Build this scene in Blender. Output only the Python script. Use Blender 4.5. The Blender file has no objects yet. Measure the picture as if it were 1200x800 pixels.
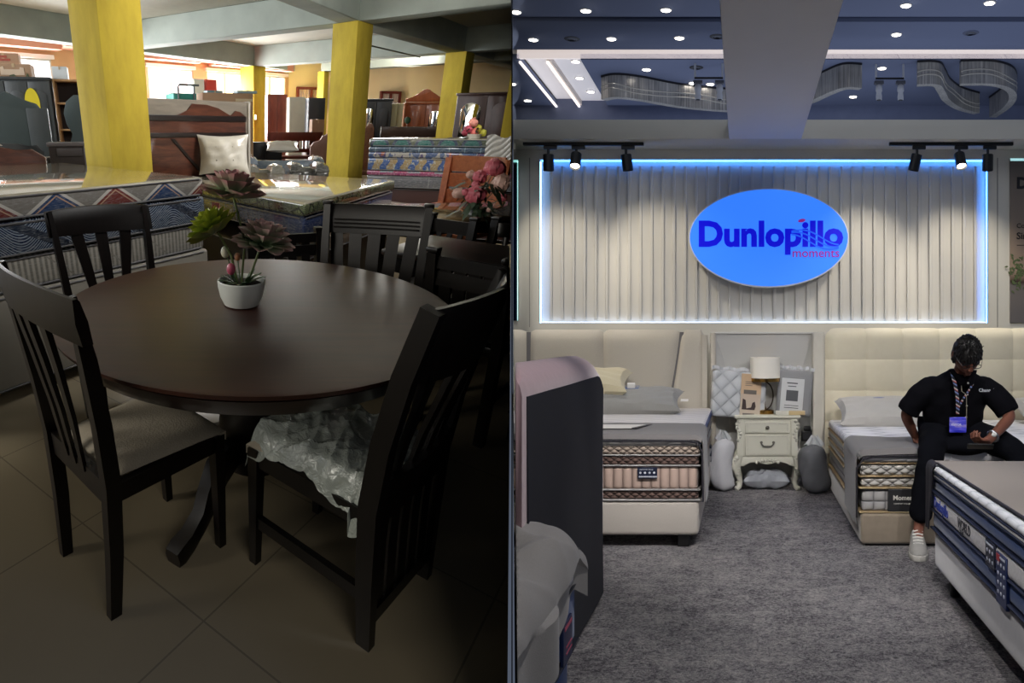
# The photograph is two photographs side by side: a furniture shop (left half) and a mattress show stand
# (right half), taken by two cameras.  Here they are two rooms parted by an added thin light screen, and each
# room has its own three axes (across, into the depth, up) along which its walls and furniture are set out.
import bpy, bmesh, math, random
from mathutils import Vector, Matrix
random.seed(7)
scn = bpy.context.scene
COL = scn.collection
PI = math.pi
def R(d): return math.radians(d)

# ------------------------------------------------------------------ rooms
class Room:
    def __init__(s, o, ex, ey, ez, side):
        s.o = Vector(o); s.m = Matrix((ex, ey, ez)).transposed(); s.side = side
    def w(s, p): return s.o + s.m @ Vector(p)
SHOP = Room((-.2430, .6885, .1194), (1, 0, 0), (-.46194, 1.30883, .36882), (.19134, -.54213, .92962), -1)
STAND = Room((0, 0, 0), (1, 0, 0), (.25714, .80952, 0), (0, 0, 1), 1)

# ------------------------------------------------------------------ camera
cam = bpy.data.cameras.new('camera'); camo = bpy.data.objects.new('camera', cam); COL.objects.link(camo)
cam.sensor_width = 36; cam.lens = 36 * 850 / 1200; cam.shift_y = -9 / 1200; cam.clip_start = .02; cam.clip_end = 200
camo.location = (0, 0, 1.3); camo.rotation_euler = (R(90), 0, 0)
scn.camera = camo

# ------------------------------------------------------------------ world, exposure
scn.view_settings.view_transform = 'Standard'; scn.view_settings.look = 'None'
scn.view_settings.gamma = 1; scn.view_settings.exposure = 0; scn.view_settings.use_curve_mapping = False
wd = bpy.data.worlds.new('world'); scn.world = wd; wd.use_nodes = True
wb = wd.node_tree.nodes['Background']; wb.inputs[0].default_value = (.62, .74, 1, 1); wb.inputs[1].default_value = .13
scn.cycles.use_denoising = True
scn.cycles.max_bounces = 8; scn.cycles.diffuse_bounces = 4; scn.cycles.glossy_bounces = 4
scn.cycles.sample_clamp_indirect = 6

def area(name, room, p, to, sx, sy, power, col=(1, 1, 1), spread=180):
    l = bpy.data.lights.new(name, 'AREA'); l.shape = 'RECTANGLE'; l.size = sx; l.size_y = sy; l.energy = power; l.color = col
    l.spread = R(spread)
    o = bpy.data.objects.new(name, l); COL.objects.link(o)
    a, b = room.w(p), room.w(to)
    o.location = a; o.rotation_euler = (b - a).to_track_quat('-Z', 'Y').to_euler(); return o
def spot(name, room, p, to, power, ang, blend=.4, col=(1, .9, .76), rad=.03):
    l = bpy.data.lights.new(name, 'SPOT'); l.energy = power; l.spot_size = R(ang); l.spot_blend = blend; l.color = col; l.shadow_soft_size = rad
    o = bpy.data.objects.new(name, l); COL.objects.link(o)
    a, b = room.w(p), room.w(to)
    o.location = a; o.rotation_euler = (b - a).to_track_quat('-Z', 'Y').to_euler(); return o
# the shop: light from windows and left side, plus added fill lamps without fixtures
for a_, b_, pw in ((-2.6, -1.1, 260), (-.95, .82, 260), (2.8, 3.9, 200), (4.27, 5.25, 160), (5.6, 6.6, 160)):
    for k in (0, 1):                      # one lamp per pane, between the frame bars
        hw = (b_ - a_) / 2; c_ = a_ + hw * (k + .5); px, py = -4.5 + .795 * c_ + .606 * .06, 10.4 + .606 * c_ - .795 * .06
        area('daylight_and_fill', SHOP, (px, py, 1.8), (px + .606 * 3, py - .795 * 3, .9), hw - .07, 1.3, pw / 2, (.93, .97, 1))
area('daylight_and_fill', SHOP, (-7.5, 5.0, 2.0), (-1, 6.0, .9), 4, 2, 240, (.93, .97, 1))
area('daylight_and_fill', SHOP, (1.95, 5.0, 2.46), (.95, 5.6, 2.01), 1.6, .9, 120, (1, .98, .95), 160)  # added fill lamp in mid-air, brightens columns and mattress stacks
area('daylight_and_fill', SHOP, (3.0, 12.4, 2.9), (3.6, 16, 1.4), 1.5, .6, 60, (1, .95, .85))  # added lamp that brightens the cream end wall
area('daylight_and_fill', SHOP, (3.0, 13.2, 2.85), (2.4, 9.5, .8), 1.5, 1.5, 130, (1, .97, .9))  # added lamp hidden high between the ceiling beams
area('daylight_and_fill', SHOP, (-5.5, .5, 2.2), (0, 1.8, .6), 2.5, 2, 125, (1, .95, .84))  # added near fill from the left for the round table and floor
area('daylight_and_fill', SHOP, (.85, 2.6, 2.42), (-.75, 3.2, 1.02), 1.2, .7, 15, (1, .98, .95), 96)  # added fill lamp above the view for the near mattress fronts
area('daylight_and_fill', SHOP, (.75, -1.2, 2.3), (.55, 1.3, .4), 1.2, 1.2, 6.5, (1, .95, .86), 110)  # added weak lamp behind the viewer for the near chair and floor
# the stand: track spotlights washing the ribs, spotlights at the front edge of the stand, dim hall light
for x, tx in ((-1.70, -1.5), (-1.02, -.55), (1.53, 1.05), (2.15, 2.0)): spot('track_light', STAND, (x, 7.15, 2.95), (tx, 8.14, 1.55), 46, 66, .8, (1, .9, .72))
for x in (-1.45, 1.88): spot('track_light', STAND, (x, 7.70, 2.72), (x, 6.9, .6), 40, 70, .5, (1, .93, .82))
for x, tx, ty, pw in ((-.55, -1.0, 7.2, 140), (.3, .2, 5.6, 150), (1.9, 1.7, 7.2, 165), (.6, .35, 4.0, 120)): spot('front_spotlight', STAND, (x, 3.0, 2.93), (tx, ty, .4), pw, 62, .6, (1, .96, .92), .04)
spot('front_spotlight', STAND, (-.35, 2.5, 2.93), (1.0, 3.6, .3), 150, 50, .6, (1, .97, .94), .04)
spot('front_spotlight', STAND, (.1, 2.6, 2.93), (-.75, 2.9, .7), 80, 50, .6, (1, .96, .93), .04)
area('hall_light', STAND, (.8, 3.0, 5.6), (.8, 5.6, 0), 5, 3, 85, (.84, .9, 1))
area('hall_uplight', STAND, (1, 15, 3.3), (1, 14.5, 6), 10, 5, 130, (.75, .82, 1))


# ------------------------------------------------------------------ materials
def lin(h):
    h = h.lstrip('#'); o = []
    for i in (0, 2, 4):
        c = int(h[i:i + 2], 16) / 255
        o.append(c / 12.92 if c <= .04045 else ((c + .055) / 1.055) ** 2.4)
    return (o[0], o[1], o[2], 1)
class G:
    """a node graph being written"""
    def __init__(s, name):
        s.mt = bpy.data.materials.new(name); s.mt.use_nodes = True; s.nt = s.mt.node_tree
        s.b = s.nt.nodes['Principled BSDF']
        a = s.nt.nodes.new('ShaderNodeAttribute'); a.attribute_name = 'lc'; s.lc = a.outputs['Vector']; s._xyz = None
    def put(s, sock, v):
        if isinstance(v, bpy.types.NodeSocket): s.nt.links.new(v, sock)
        else: sock.default_value = v
    def xyz(s):
        if not s._xyz:
            n = s.nt.nodes.new('ShaderNodeSeparateXYZ'); s.put(n.inputs[0], s.lc); s._xyz = n.outputs
        return s._xyz[0], s._xyz[1], s._xyz[2]
    def m(s, op, a, b=0., c=0.):
        n = s.nt.nodes.new('ShaderNodeMath'); n.operation = op
        s.put(n.inputs[0], a); s.put(n.inputs[1], b); s.put(n.inputs[2], c); return n.outputs[0]
    def comb(s, x, y, z):
        n = s.nt.nodes.new('ShaderNodeCombineXYZ')
        for i, v in enumerate((x, y, z)): s.put(n.inputs[i], v)
        return n.outputs[0]
    def mix(s, f, a, b):
        n = s.nt.nodes.new('ShaderNodeMix'); n.data_type = 'RGBA'
        s.put(n.inputs[0], f)
        for i, v in ((6, a), (7, b)): s.put(n.inputs[i], lin(v) if isinstance(v, str) else v)
        return n.outputs[2]
    def noise(s, sc, det=3, rough=.5, vec=None, dist=0, scale3=None):
        v = vec or s.lc
        if scale3:
            mp = s.nt.nodes.new('ShaderNodeMapping'); mp.inputs['Scale'].default_value = scale3; s.put(mp.inputs[0], v); v = mp.outputs[0]
        n = s.nt.nodes.new('ShaderNodeTexNoise'); s.put(n.inputs['Vector'], v)
        n.inputs['Scale'].default_value = sc; n.inputs['Detail'].default_value = det; n.inputs['Roughness'].default_value = rough
        n.inputs['Distortion'].default_value = dist
        return n.outputs[0]
    def vor(s, sc, out='Distance', vec=None, feat='F1'):
        n = s.nt.nodes.new('ShaderNodeTexVoronoi'); n.feature = feat; s.put(n.inputs['Vector'], vec or s.lc); n.inputs['Scale'].default_value = sc
        return n.outputs[out]
    def wave(s, sc, dist=0, det=2, dsc=1, dirn='X', vec=None):
        n = s.nt.nodes.new('ShaderNodeTexWave'); n.bands_direction = dirn; s.put(n.inputs['Vector'], vec or s.lc)
        n.inputs['Scale'].default_value = sc; n.inputs['Distortion'].default_value = dist; n.inputs['Detail'].default_value = det
        n.inputs['Detail Scale'].default_value = dsc; return n.outputs['Fac']
    def ramp(s, f, stops, interp='LINEAR'):
        n = s.nt.nodes.new('ShaderNodeValToRGB'); s.put(n.inputs[0], f); n.color_ramp.interpolation = interp
        el = n.color_ramp.elements
        while len(el) < len(stops): el.new(.5)
        for e, (p, c) in zip(el, stops): e.position = p; e.color = lin(c) if isinstance(c, str) else c
        return n.outputs[0]
    def bump(s, h, strength=.3, dist=.01):
        n = s.nt.nodes.new('ShaderNodeBump'); s.put(n.inputs['Height'], h); n.inputs['Strength'].default_value = strength; n.inputs['Distance'].default_value = dist
        s.nt.links.new(n.outputs[0], s.b.inputs['Normal'])
    def fin(s, col=None, rough=.5, metal=0, spec=.5, coat=0, coat_rough=.05, sheen=0, emit=None, es=0, trans=0, alpha=1):
        b = s.b
        if col is not None: s.put(b.inputs['Base Color'], lin(col) if isinstance(col, str) else col)
        s.put(b.inputs['Roughness'], rough); b.inputs['Metallic'].default_value = metal; b.inputs['Specular IOR Level'].default_value = spec
        b.inputs['Coat Weight'].default_value = coat; b.inputs['Coat Roughness'].default_value = coat_rough
        b.inputs['Sheen Weight'].default_value = sheen; b.inputs['Transmission Weight'].default_value = trans; s.put(b.inputs['Alpha'], alpha)
        if emit is not None:
            s.put(b.inputs['Emission Color'], lin(emit) if isinstance(emit, str) else emit); b.inputs['Emission Strength'].default_value = es
        return s.mt
MATS = {}
def mat(col, rough=.5, metal=0, var=.06, vs=6, bump=0, bs=60, name=None, **k):
    key = (col, rough, metal, var, vs, bump, bs, tuple(sorted(k.items())))
    if key in MATS: return MATS[key]
    g = G(name or 'paint_' + col.strip('#'))
    c = lin(col)
    if var:
        n = g.noise(vs, 4)
        lo = tuple(x * (1 - var * 2) for x in c[:3]) + (1,); hi = tuple(min(1, x * (1 + var * 2)) for x in c[:3]) + (1,)
        colr = g.mix(n, lo, hi)
    else: colr = c
    if bump: g.bump(g.noise(bs, 4), bump, .01)
    MATS[key] = g.fin(colr, rough, metal, **k); return MATS[key]
def wood(col, dark, rough=.4, sc=(1, 14, 14), ns=3, coat=0, name='wood', spec=.5):
    g = G(name); n = g.noise(ns, 5, .6, scale3=sc, dist=.6)
    g.bump(n, .05, .004)
    return g.fin(g.ramp(n, [(.3, dark), (.7, col)]), rough, coat=coat, spec=spec)
def glow(col, es, base='#ffffff'):
    key = ('glow', col, es)
    if key not in MATS:
        g = G('glow'); MATS[key] = g.fin(base, .5, emit=col, es=es)
    return MATS[key]

# ------------------------------------------------------------------ mesh building
class M:
    def __init__(s): s.bm = bmesh.new(); s.mi = 0; s.tf = None
    def add(s, vs, fs, bev=0, seg=2):
        T = s.tf
        bv = [s.bm.verts.new(T @ Vector(v) if T else v) for v in vs]
        nf = []
        for f in fs:
            try:
                q = s.bm.faces.new([bv[i] for i in f]); q.material_index = s.mi; nf.append(q)
            except ValueError: pass
        if bev:
            es = list({e for f in nf for e in f.edges})
            bmesh.ops.bevel(s.bm, geom=es, offset=bev, segments=seg, affect='EDGES', profile=.5, clamp_overlap=True)
        return s
    def box(s, x0, x1, y0, y1, z0, z1, bev=0, seg=2):
        vs = [(x, y, z) for z in (z0, z1) for y in (y0, y1) for x in (x0, x1)]
        return s.add(vs, [(0, 2, 3, 1), (4, 5, 7, 6), (0, 1, 5, 4), (2, 6, 7, 3), (0, 4, 6, 2), (1, 3, 7, 5)], bev, seg)
    def hexa(s, bot, top, bev=0, seg=2):          # two quads, ccw
        return s.add(list(bot) + list(top), [(3, 2, 1, 0), (4, 5, 6, 7)] + [(i, (i + 1) % 4, 4 + (i + 1) % 4, 4 + i) for i in range(4)], bev, seg)
    def prism(s, pts, a, b, ax='y', bev=0, seg=2):    # outline in the plane across ax, pushed from a to b
        f = {'y': lambda u, v, t: (u, t, v), 'x': lambda u, v, t: (t, u, v), 'z': lambda u, v, t: (u, v, t)}[ax]
        n = len(pts)
        vs = [f(u, v, a) for u, v in pts] + [f(u, v, b) for u, v in pts]
        return s.add(vs, [tuple(range(n))[::-1], tuple(range(n, 2 * n))] + [(i, (i + 1) % n, n + (i + 1) % n, n + i) for i in range(n)], bev, seg)
    def loft(s, rings, cap=True, closed=True):
        n = len(rings[0]); vs = [p for r in rings for p in r]; fs = []
        for k in range(len(rings) - 1):
            for i in range(n if closed else n - 1):
                j = (i + 1) % n
                fs.append((k * n + i, k * n + j, (k + 1) * n + j, (k + 1) * n + i))
        if cap: fs += [tuple(range(n))[::-1], tuple(range((len(rings) - 1) * n, len(rings) * n))]
        return s.add(vs, fs)
    def tube(s, pts, r, n=8, cap=True, ry=None):
        pts = [Vector(p) for p in pts]; rings = []; prev = None
        for k, p in enumerate(pts):
            t = (pts[min(k + 1, len(pts) - 1)] - pts[max(k - 1, 0)]).normalized()
            if prev is None: prev = Vector((0, 0, 1)) if abs(t.z) < .9 else Vector((1, 0, 0))
            u = (prev - t * prev.dot(t)).normalized(); v = t.cross(u); prev = u
            rr = r[k] if isinstance(r, (list, tuple)) else r
            r2 = rr if ry is None else (ry[k] if isinstance(ry, (list, tuple)) else ry)
            rings.append([p + u * (rr * math.cos(2 * PI * i / n)) + v * (r2 * math.sin(2 * PI * i / n)) for i in range(n)])
        return s.loft(rings, cap)
    def lathe(s, prof, n=24, c=(0, 0, 0), sx=1, sy=1, cap=True):
        rings = [[(c[0] + r * sx * math.cos(2 * PI * i / n), c[1] + r * sy * math.sin(2 * PI * i / n), c[2] + z) for i in range(n)] for r, z in prof]
        return s.loft(rings, cap)
    def bars(s, pts, side, w, d, taper=None, bev=0):    # a rectangular bar swept along pts; side = width direction
        pts = [Vector(p) for p in pts]; sd = Vector(side).normalized(); rings = []
        for k, p in enumerate(pts):
            t = (pts[min(k + 1, len(pts) - 1)] - pts[max(k - 1, 0)]).normalized()
            n = t.cross(sd).normalized(); a = sd * (w / 2); q = taper[k] if taper else 1
            a *= q; b = n * (d / 2 * q)
            rings.append([p - a - b, p + a - b, p + a + b, p - a + b])
        n = 4; vs = [p for r in rings for p in r]; fs = []
        for k in range(len(rings) - 1):
            for i in range(4):
                j = (i + 1) % 4; fs.append((k * 4 + i, k * 4 + j, k * 4 + 4 + j, k * 4 + 4 + i))
        L = len(rings) * 4
        fs += [(3, 2, 1, 0), (L - 4, L - 3, L - 2, L - 1)]
        s.add(vs, fs)
        if bev:
            pass
        return s
    def ell(s, c, r, nu=16, nv=10, rot=None):
        rings = []
        for k in range(1, nv):
            ph = PI * k / nv
            rings.append([Vector((r[0] * math.sin(ph) * math.cos(2 * PI * i / nu), r[1] * math.sin(ph) * math.sin(2 * PI * i / nu), -r[2] * math.cos(ph))) for i in range(nu)])
        top, bot = Vector((0, 0, r[2])), Vector((0, 0, -r[2]))
        vs = [p for q in rings for p in q] + [bot, top]
        if rot: vs = [rot @ v for v in vs]
        vs = [v + Vector(c) for v in vs]
        fs = []; n = nu; K = len(rings)
        for k in range(K - 1):
            for i in range(n):
                j = (i + 1) % n; fs.append((k * n + i, k * n + j, (k + 1) * n + j, (k + 1) * n + i))
        for i in range(n):
            j = (i + 1) % n; fs.append((K * n, j, i)); fs.append((K * n + 1, (K - 1) * n + i, (K - 1) * n + j))
        return s.add(vs, fs)
    def sheet(s, f, nu, nv, th=0):       # parametric sheet f(u,v); th = thickness along the normal
        P = [[Vector(f(i / nu, j / nv)) for j in range(nv + 1)] for i in range(nu + 1)]
        def nr(i, j):
            a = P[min(i + 1, nu)][j] - P[max(i - 1, 0)][j]; b = P[i][min(j + 1, nv)] - P[i][max(j - 1, 0)]
            c = a.cross(b); return c.normalized() if c.length > 1e-9 else Vector((0, 0, 1))
        A = [P[i][j] for i in range(nu + 1) for j in range(nv + 1)]
        q = lambda i, j: i * (nv + 1) + j
        fs = [(q(i, j), q(i + 1, j), q(i + 1, j + 1), q(i, j + 1)) for i in range(nu) for j in range(nv)]
        if not th: return s.add(A, fs)
        B = [P[i][j] - nr(i, j) * th for i in range(nu + 1) for j in range(nv + 1)]; o = len(A)
        f2 = [tuple(o + k for k in reversed(t)) for t in fs]
        rim = [q(i, 0) for i in range(nu + 1)] + [q(nu, j) for j in range(1, nv + 1)] + [q(i, nv) for i in range(nu - 1, -1, -1)] + [q(0, j) for j in range(nv - 1, 0, -1)]
        f3 = [(rim[k], o + rim[k], o + rim[(k + 1) % len(rim)], rim[(k + 1) % len(rim)]) for k in range(len(rim))]
        return s.add(A + B, fs + f2 + f3)
    def pillow(s, w, h, t, n=14, sq=.75, seed=0, wr=0., tf=Matrix()):
        rnd = random.Random(seed); ph = [rnd.uniform(0, 6) for _ in range(6)]
        def pt(u, v, sg):
            a, b = 2 * u - 1, 2 * v - 1
            x = a * w / 2 * (1 - .10 * (1 - b * b) * abs(a)) ; y = b * h / 2 * (1 - .10 * (1 - a * a) * abs(b))
            e = max(0, (1 - abs(a) ** 2.6)) ** sq * max(0, (1 - abs(b) ** 2.6)) ** sq
            z = sg * t / 2 * e + wr * e * (math.sin(9 * a + ph[0] + 3 * b) + math.sin(13 * b + ph[1] - 4 * a + 2 * math.sin(5 * a + ph[2])))
            return tf @ Vector((x, y, z))
        A = [pt(i / n, j / n, 1) for i in range(n + 1) for j in range(n + 1)]
        q = lambda i, j: i * (n + 1) + j
        o = len(A); idx = {}; B = []
        for i in range(n + 1):
            for j in range(n + 1):
                if i in (0, n) or j in (0, n): idx[i, j] = q(i, j)
                else: idx[i, j] = o + len(B); B.append(pt(i / n, j / n, -1))
        fs = [(q(i, j), q(i + 1, j), q(i + 1, j + 1), q(i, j + 1)) for i in range(n) for j in range(n)]
        fs += [(idx[i, j + 1], idx[i + 1, j + 1], idx[i + 1, j], idx[i, j]) for i in range(n) for j in range(n)]
        return s.add(A + B, fs)
    def text(s, body, size, depth, bold=0, tf=Matrix(), align='LEFT', shear=0, sx=1):
        cu = bpy.data.curves.new('lettering', 'FONT'); cu.body = body; cu.size = size; cu.extrude = depth / 2; cu.offset = bold
        cu.align_x = align; cu.shear = shear; cu.resolution_u = 3
        o = bpy.data.objects.new('lettering', cu); COL.objects.link(o)
        dg = bpy.context.evaluated_depsgraph_get(); dg.update()
        ev = o.evaluated_get(dg); me = ev.to_mesh()
        vs = [tf @ Vector((v.co.x * sx, v.co.y, v.co.z)) for v in me.vertices]; fs = [tuple(p.vertices) for p in me.polygons]
        ev.to_mesh_clear(); bpy.data.objects.remove(o); bpy.data.curves.remove(cu)
        return s.add(vs, fs)

FACE = Matrix(((1, 0, 0, 0), (0, 0, -1, 0), (0, 1, 0, 0), (0, 0, 0, 1)))      # text lying in x/z, facing -y
def TR(x, y, z): return Matrix.Translation((x, y, z))
def RZ(a): return Matrix.Rotation(a, 4, 'Z')
def RX(a): return Matrix.Rotation(a, 4, 'X')
def RY(a): return Matrix.Rotation(a, 4, 'Y')

class Ctx: pass
def props(o, label, cat, group=None, kind=None):
    if label: o['label'] = label
    if cat: o['category'] = cat
    if group: o['group'] = group
    if kind: o['kind'] = kind
HOME = {}
def thing(room, name, label, cat, loc=(0, 0, 0), rz=0, group=None, rot=None):
    o = bpy.data.objects.new(name, None); COL.objects.link(o); o.empty_display_size = .1
    w = room.w(loc); o.location = w; props(o, label, cat, group)
    T = TR(*loc) @ (rot if rot else RZ(rz)); HOME[o.name] = (room, T, w); return o
SHARP = R(38)
def obj(name, m, mats, parent=None, room=None, loc=(0, 0, 0), rz=0, rot=None, flat=False, label=None, kind=None, recalc=True):
    """one mesh object; with a parent it is a part of that thing"""
    if parent is not None: room, T, w = HOME[parent.name]
    else: T = TR(*loc) @ (rot if rot else RZ(rz)); w = room.w(loc)
    bm = m.bm
    bmesh.ops.remove_doubles(bm, verts=bm.verts, dist=1e-5)
    if recalc: bmesh.ops.recalc_face_normals(bm, faces=bm.faces)
    for f in bm.faces: f.smooth = not flat
    for e in bm.edges:
        if len(e.link_faces) == 2 and e.calc_face_angle(0) > SHARP: e.smooth = False
    lay = bm.verts.layers.float_vector.new('lc')
    for v in bm.verts: v[lay] = v.co
    cut = False
    for v in bm.verts:
        v.co = room.w(T @ v.co)
        if v.co.x * room.side < .012: cut = True
    if cut:
        r = bmesh.ops.bisect_plane(bm, geom=bm.verts[:] + bm.edges[:] + bm.faces[:], plane_co=(.012 * room.side, 0, 0), plane_no=(-room.side, 0, 0), clear_outer=True)
        es = [e for e in r['geom_cut'] if isinstance(e, bmesh.types.BMEdge) and len(e.link_faces) == 1]
        if es: bmesh.ops.holes_fill(bm, edges=es, sides=0)
    for v in bm.verts: v.co -= w
    me = bpy.data.meshes.new(name); bm.to_mesh(me); bm.free()
    for t in (mats if isinstance(mats, (list, tuple)) else [mats]): me.materials.append(t)
    o = bpy.data.objects.new(name, me); COL.objects.link(o)
    HOME[o.name] = (room, T, w)
    if parent is not None: o.parent = parent
    else: o.location = w
    if label: o['label'] = label
    if kind: o['kind'] = kind
    return o
def solo(room, name, label, cat, m, mats, loc=(0, 0, 0), rz=0, group=None, rot=None, **k):
    o = obj(name, m, mats, None, room, loc, rz, rot, **k); props(o, label, cat, group); return o
def struct(room, name, m, mats, label=None, cat='structure', **k):
    o = obj(name, m, mats, None, room, **k); o['kind'] = 'structure'; o['label'] = label or name.replace('_', ' '); o['category'] = cat; return o

# added unseen sheet that keeps each room's light out of the other
m = M(); m.box(-.0012, .0012, 1.4, 34, -4, 13)
light_divider = bpy.data.meshes.new('added_light_divider'); m.bm.to_mesh(light_divider); light_divider.materials.append(mat('#0c0c0d', .9, spec=.1))
o = bpy.data.objects.new('added_light_divider', light_divider); COL.objects.link(o); o['kind'] = 'structure'; o['label'] = 'thin added sheet keeping the light of shop and mattress stand apart, seen edge on'; o['category'] = 'wall'

# =====================================================================================================
#  THE FURNITURE SHOP (left half of the photograph)
# =====================================================================================================
A42 = R(48)                       # the shop's columns and beams run 42 degrees off the camera's heading
AX = Vector((.669, .743, 0)); BX = Vector((-.743, .669, 0))
# ---- floor: large glossy tiles
g = G('glossy_floor_tile')
mp = g.nt.nodes.new('ShaderNodeMapping'); g.put(mp.inputs[0], g.lc); mp.inputs['Rotation'].default_value = (0, 0, R(-50)); mp.inputs['Location'].default_value = (.21, .13, 0)
sx = g.nt.nodes.new('ShaderNodeSeparateXYZ'); g.put(sx.inputs[0], mp.outputs[0])
def joint(v): return g.m('LESS_THAN', g.m('ABSOLUTE', g.m('SUBTRACT', g.m('FRACT', g.m('DIVIDE', v, .6)), .5)), .0045)
jt = g.m('MAXIMUM', joint(sx.outputs[0]), joint(sx.outputs[1]))
TILE = g.fin(g.mix(jt, g.mix(g.noise(2.5, 5), '#93866e', '#a09378'), '#7d725f'), .22, spec=.5)
m = M(); m.box(-9, 9, -3, 19, -.1, 0); struct(SHOP, 'floor', m, TILE, 'beige glossy tiled floor of the furniture shop', 'floor')
CONC = mat('#9da59d', .85, var=.12, vs=3, bump=.15, bs=25, name='grey_painted_concrete')
CEIL = mat('#c9c4b6', .9, var=.05, name='pale_ceiling_plaster')
m = M(); m.box(-9, 9, -3, 19, 3.0, 3.12); struct(SHOP, 'ceiling', m, CEIL, 'pale concrete ceiling slab of the furniture shop', 'ceiling')
m = M(); m.box(-9, 9, -3.1, -3, 0, 3.1); struct(SHOP, 'wall_rear', m, mat('#8d857a', .9), 'wall of the furniture shop behind the viewer', 'wall')
# ---- far wall with its windows
SALM = mat('#c98b72', .85, var=.04, name='salmon_wall_paint'); TAN = mat('#c9a274', .85, var=.04, name='tan_wall_paint'); CREAM = mat('#ecd8a8', .85, var=.06, vs=1.5, name='cream_wall_paint')
WRZ = math.atan2(.606, .795); WO = (-4.5, 10.4, 0)
wins = [(-2.6, -1.1), (-.95, .82), (2.8, 3.9), (4.27, 5.25), (5.6, 6.6)]
m = M(); prev = -4.5
for a, b in wins:
    m.box(prev, a, 0, .2, 0, 3); m.box(a, b, 0, .2, 0, 1.0); m.box(a, b, 0, .2, 2.48, 3); prev = b
m.box(prev, 6.7, 0, .2, 0, 3)
struct(SHOP, 'wall_far', m, TAN, 'tan far wall of the furniture shop with a row of bright windows', 'wall', loc=WO, rz=WRZ)
m = M(); m.box(-4.5, .95, -.32, 0, 2.62, 3.0); m.box(2.2, 3.95, -.32, 0, 2.60, 3.0); m.box(4.3, 6.6, -.3, 0, 2.58, 3.0)
m.box(.95, 2.2, -.5, 0, 2.66, 3.0); m.box(3.95, 4.3, -.42, 0, 2.64, 3.0)
struct(SHOP, 'trim_1', m, SALM, 'salmon painted beam above the row of shop windows', 'beam', loc=WO, rz=WRZ)
WHITE = mat('#e9e6df', .5, var=.02, name='white_window_paint')
SKYG = glow('#f4f8ff', 1.7)
n = 0
for a, b in wins:
    n += 1; t = thing(SHOP, 'window_%d' % n, None, None, WO, WRZ); t['kind'] = 'structure'; t['label'] = 'bright shop window in the far wall'; t['category'] = 'window'
    m = M(); c = (a + b) / 2
    for x in (a, c, b): m.box(x - .025, x + .025, .02, .08, 1.0, 2.48)
    for z in (1.0, 2.48): m.box(a, b, .02, .08, z - .03, z + .03)
    m.box(a - .05, b + .05, -.05, 0, 2.48, 2.55)
    obj('window_frame', m, WHITE, t)
    m = M(); m.box(a, b, .045, .052, 1.0, 2.48); obj('pane', m, SKYG, t)       # overcast sky behind frosted glass
# ---- cream wall to the right of the windows, and a taller one nearer
m = M()
m.hexa([(.8, 14.45, 0), (4.1, 15.6, 0), (4.1, 15.8, 0), (.8, 14.65, 0)], [(.8, 14.45, 3), (4.1, 15.6, 3), (4.1, 15.8, 3), (.8, 14.65, 3)])
m.hexa([(4.1, 15.6, 0), (9, 12.5, 0), (9, 12.7, 0), (4.1, 15.8, 0)], [(4.1, 15.6, 3), (9, 12.5, 3), (9, 12.7, 3), (4.1, 15.8, 3)])
struct(SHOP, 'wall_end', m, CREAM, 'cream end wall of the furniture shop', 'wall')
REDF = mat('#6b2a22', .5); 
for i, (x0, x1, y, z0, z1, rz) in enumerate(((1.06, 1.78, 14.5, 1.75, 2.24, .33), (3.38, 3.92, 15.3, 1.7, 2.19, .33))):
    t = thing(SHOP, 'window_%d' % (n + 1 + i), None, None, (x0, y, 0), rz); t['kind'] = 'structure'; t['category'] = 'window'; t['label'] = 'small red framed window with a pale curtain high on the cream end wall'
    w = (x1 - x0) / math.cos(rz); m = M()
    for x in (0, w / 2, w): m.box(x - .03, x + .03, -.04, .05, z0, z1)
    for z in (z0, z1): m.box(-.03, w + .03, -.04, .05, z - .03, z + .03)
    obj('window_frame', m, REDF, t)
    m = M(); m.sheet(lambda u, v: (u * w, .0 + .012 * math.sin(u * 60), z0 + v * (z1 - z0)), 60, 2, .004); obj('curtain', m, mat('#cdb9b0', .8), t)
# ---- yellow columns
def yel(name, c1, c2, sc):
    g = G(name); n1 = g.noise(3, 5, .6, scale3=(3, 3, 1)); g.bump(g.noise(20, 4), .15, .01)
    return g.fin(g.mix(g.m('MULTIPLY', n1, 1.1), c2, c1), .8, spec=.15)
YEL = yel('yellow_column_paint', '#d2ba44', '#a08a34', 1)
def column(name, x, y, w, rz, z1=3.0, step=True):
    m = M(); h = w / 2; m.box(-h, h, -h, h, 0, 2.6 if step else z1, .012)
    if step: m.box(-h * .45, h * .45, -h * .45, h * .45, 2.59, z1)
    return m
for nm, x, y, w, rz, lab in (('column', -1.17, 4.64, .40, A42, 'yellow square column behind the zigzag mattress, nearest of the columns'),
                        ('column', 1.33, 8.13, .40, A42, 'yellow square column in the middle, right of the green leafy mattress'),
                        ('column', 3.86, 11.02, .40, A42, 'yellow square column behind the patterned mattress stack'),
                        ('column', -.07, 13.35, .42, A42, 'far yellow column left of the dark red wardrobe, with a white switch'),
                        ('column', 4.06, 8.6, .42, R(60), 'bright yellow column at the right edge of the shop'),
                        ('column', 1.68, 14.35, .2, A42, 'thin bright yellow pillar in front of the cream wall')):
    o = struct(SHOP, nm, column(nm, x, y, w, rz), YEL, lab, 'column', loc=(x, y, 0), rz=rz)
m = M(); m.box(-.03, .03, -.01, .005, -.05, .05, .004); solo(SHOP, 'light_switch', 'small white light switch on the far yellow column', 'switch', m, WHITE, loc=(-.01, 13.05, 1.53), rz=R(-42))
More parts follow.
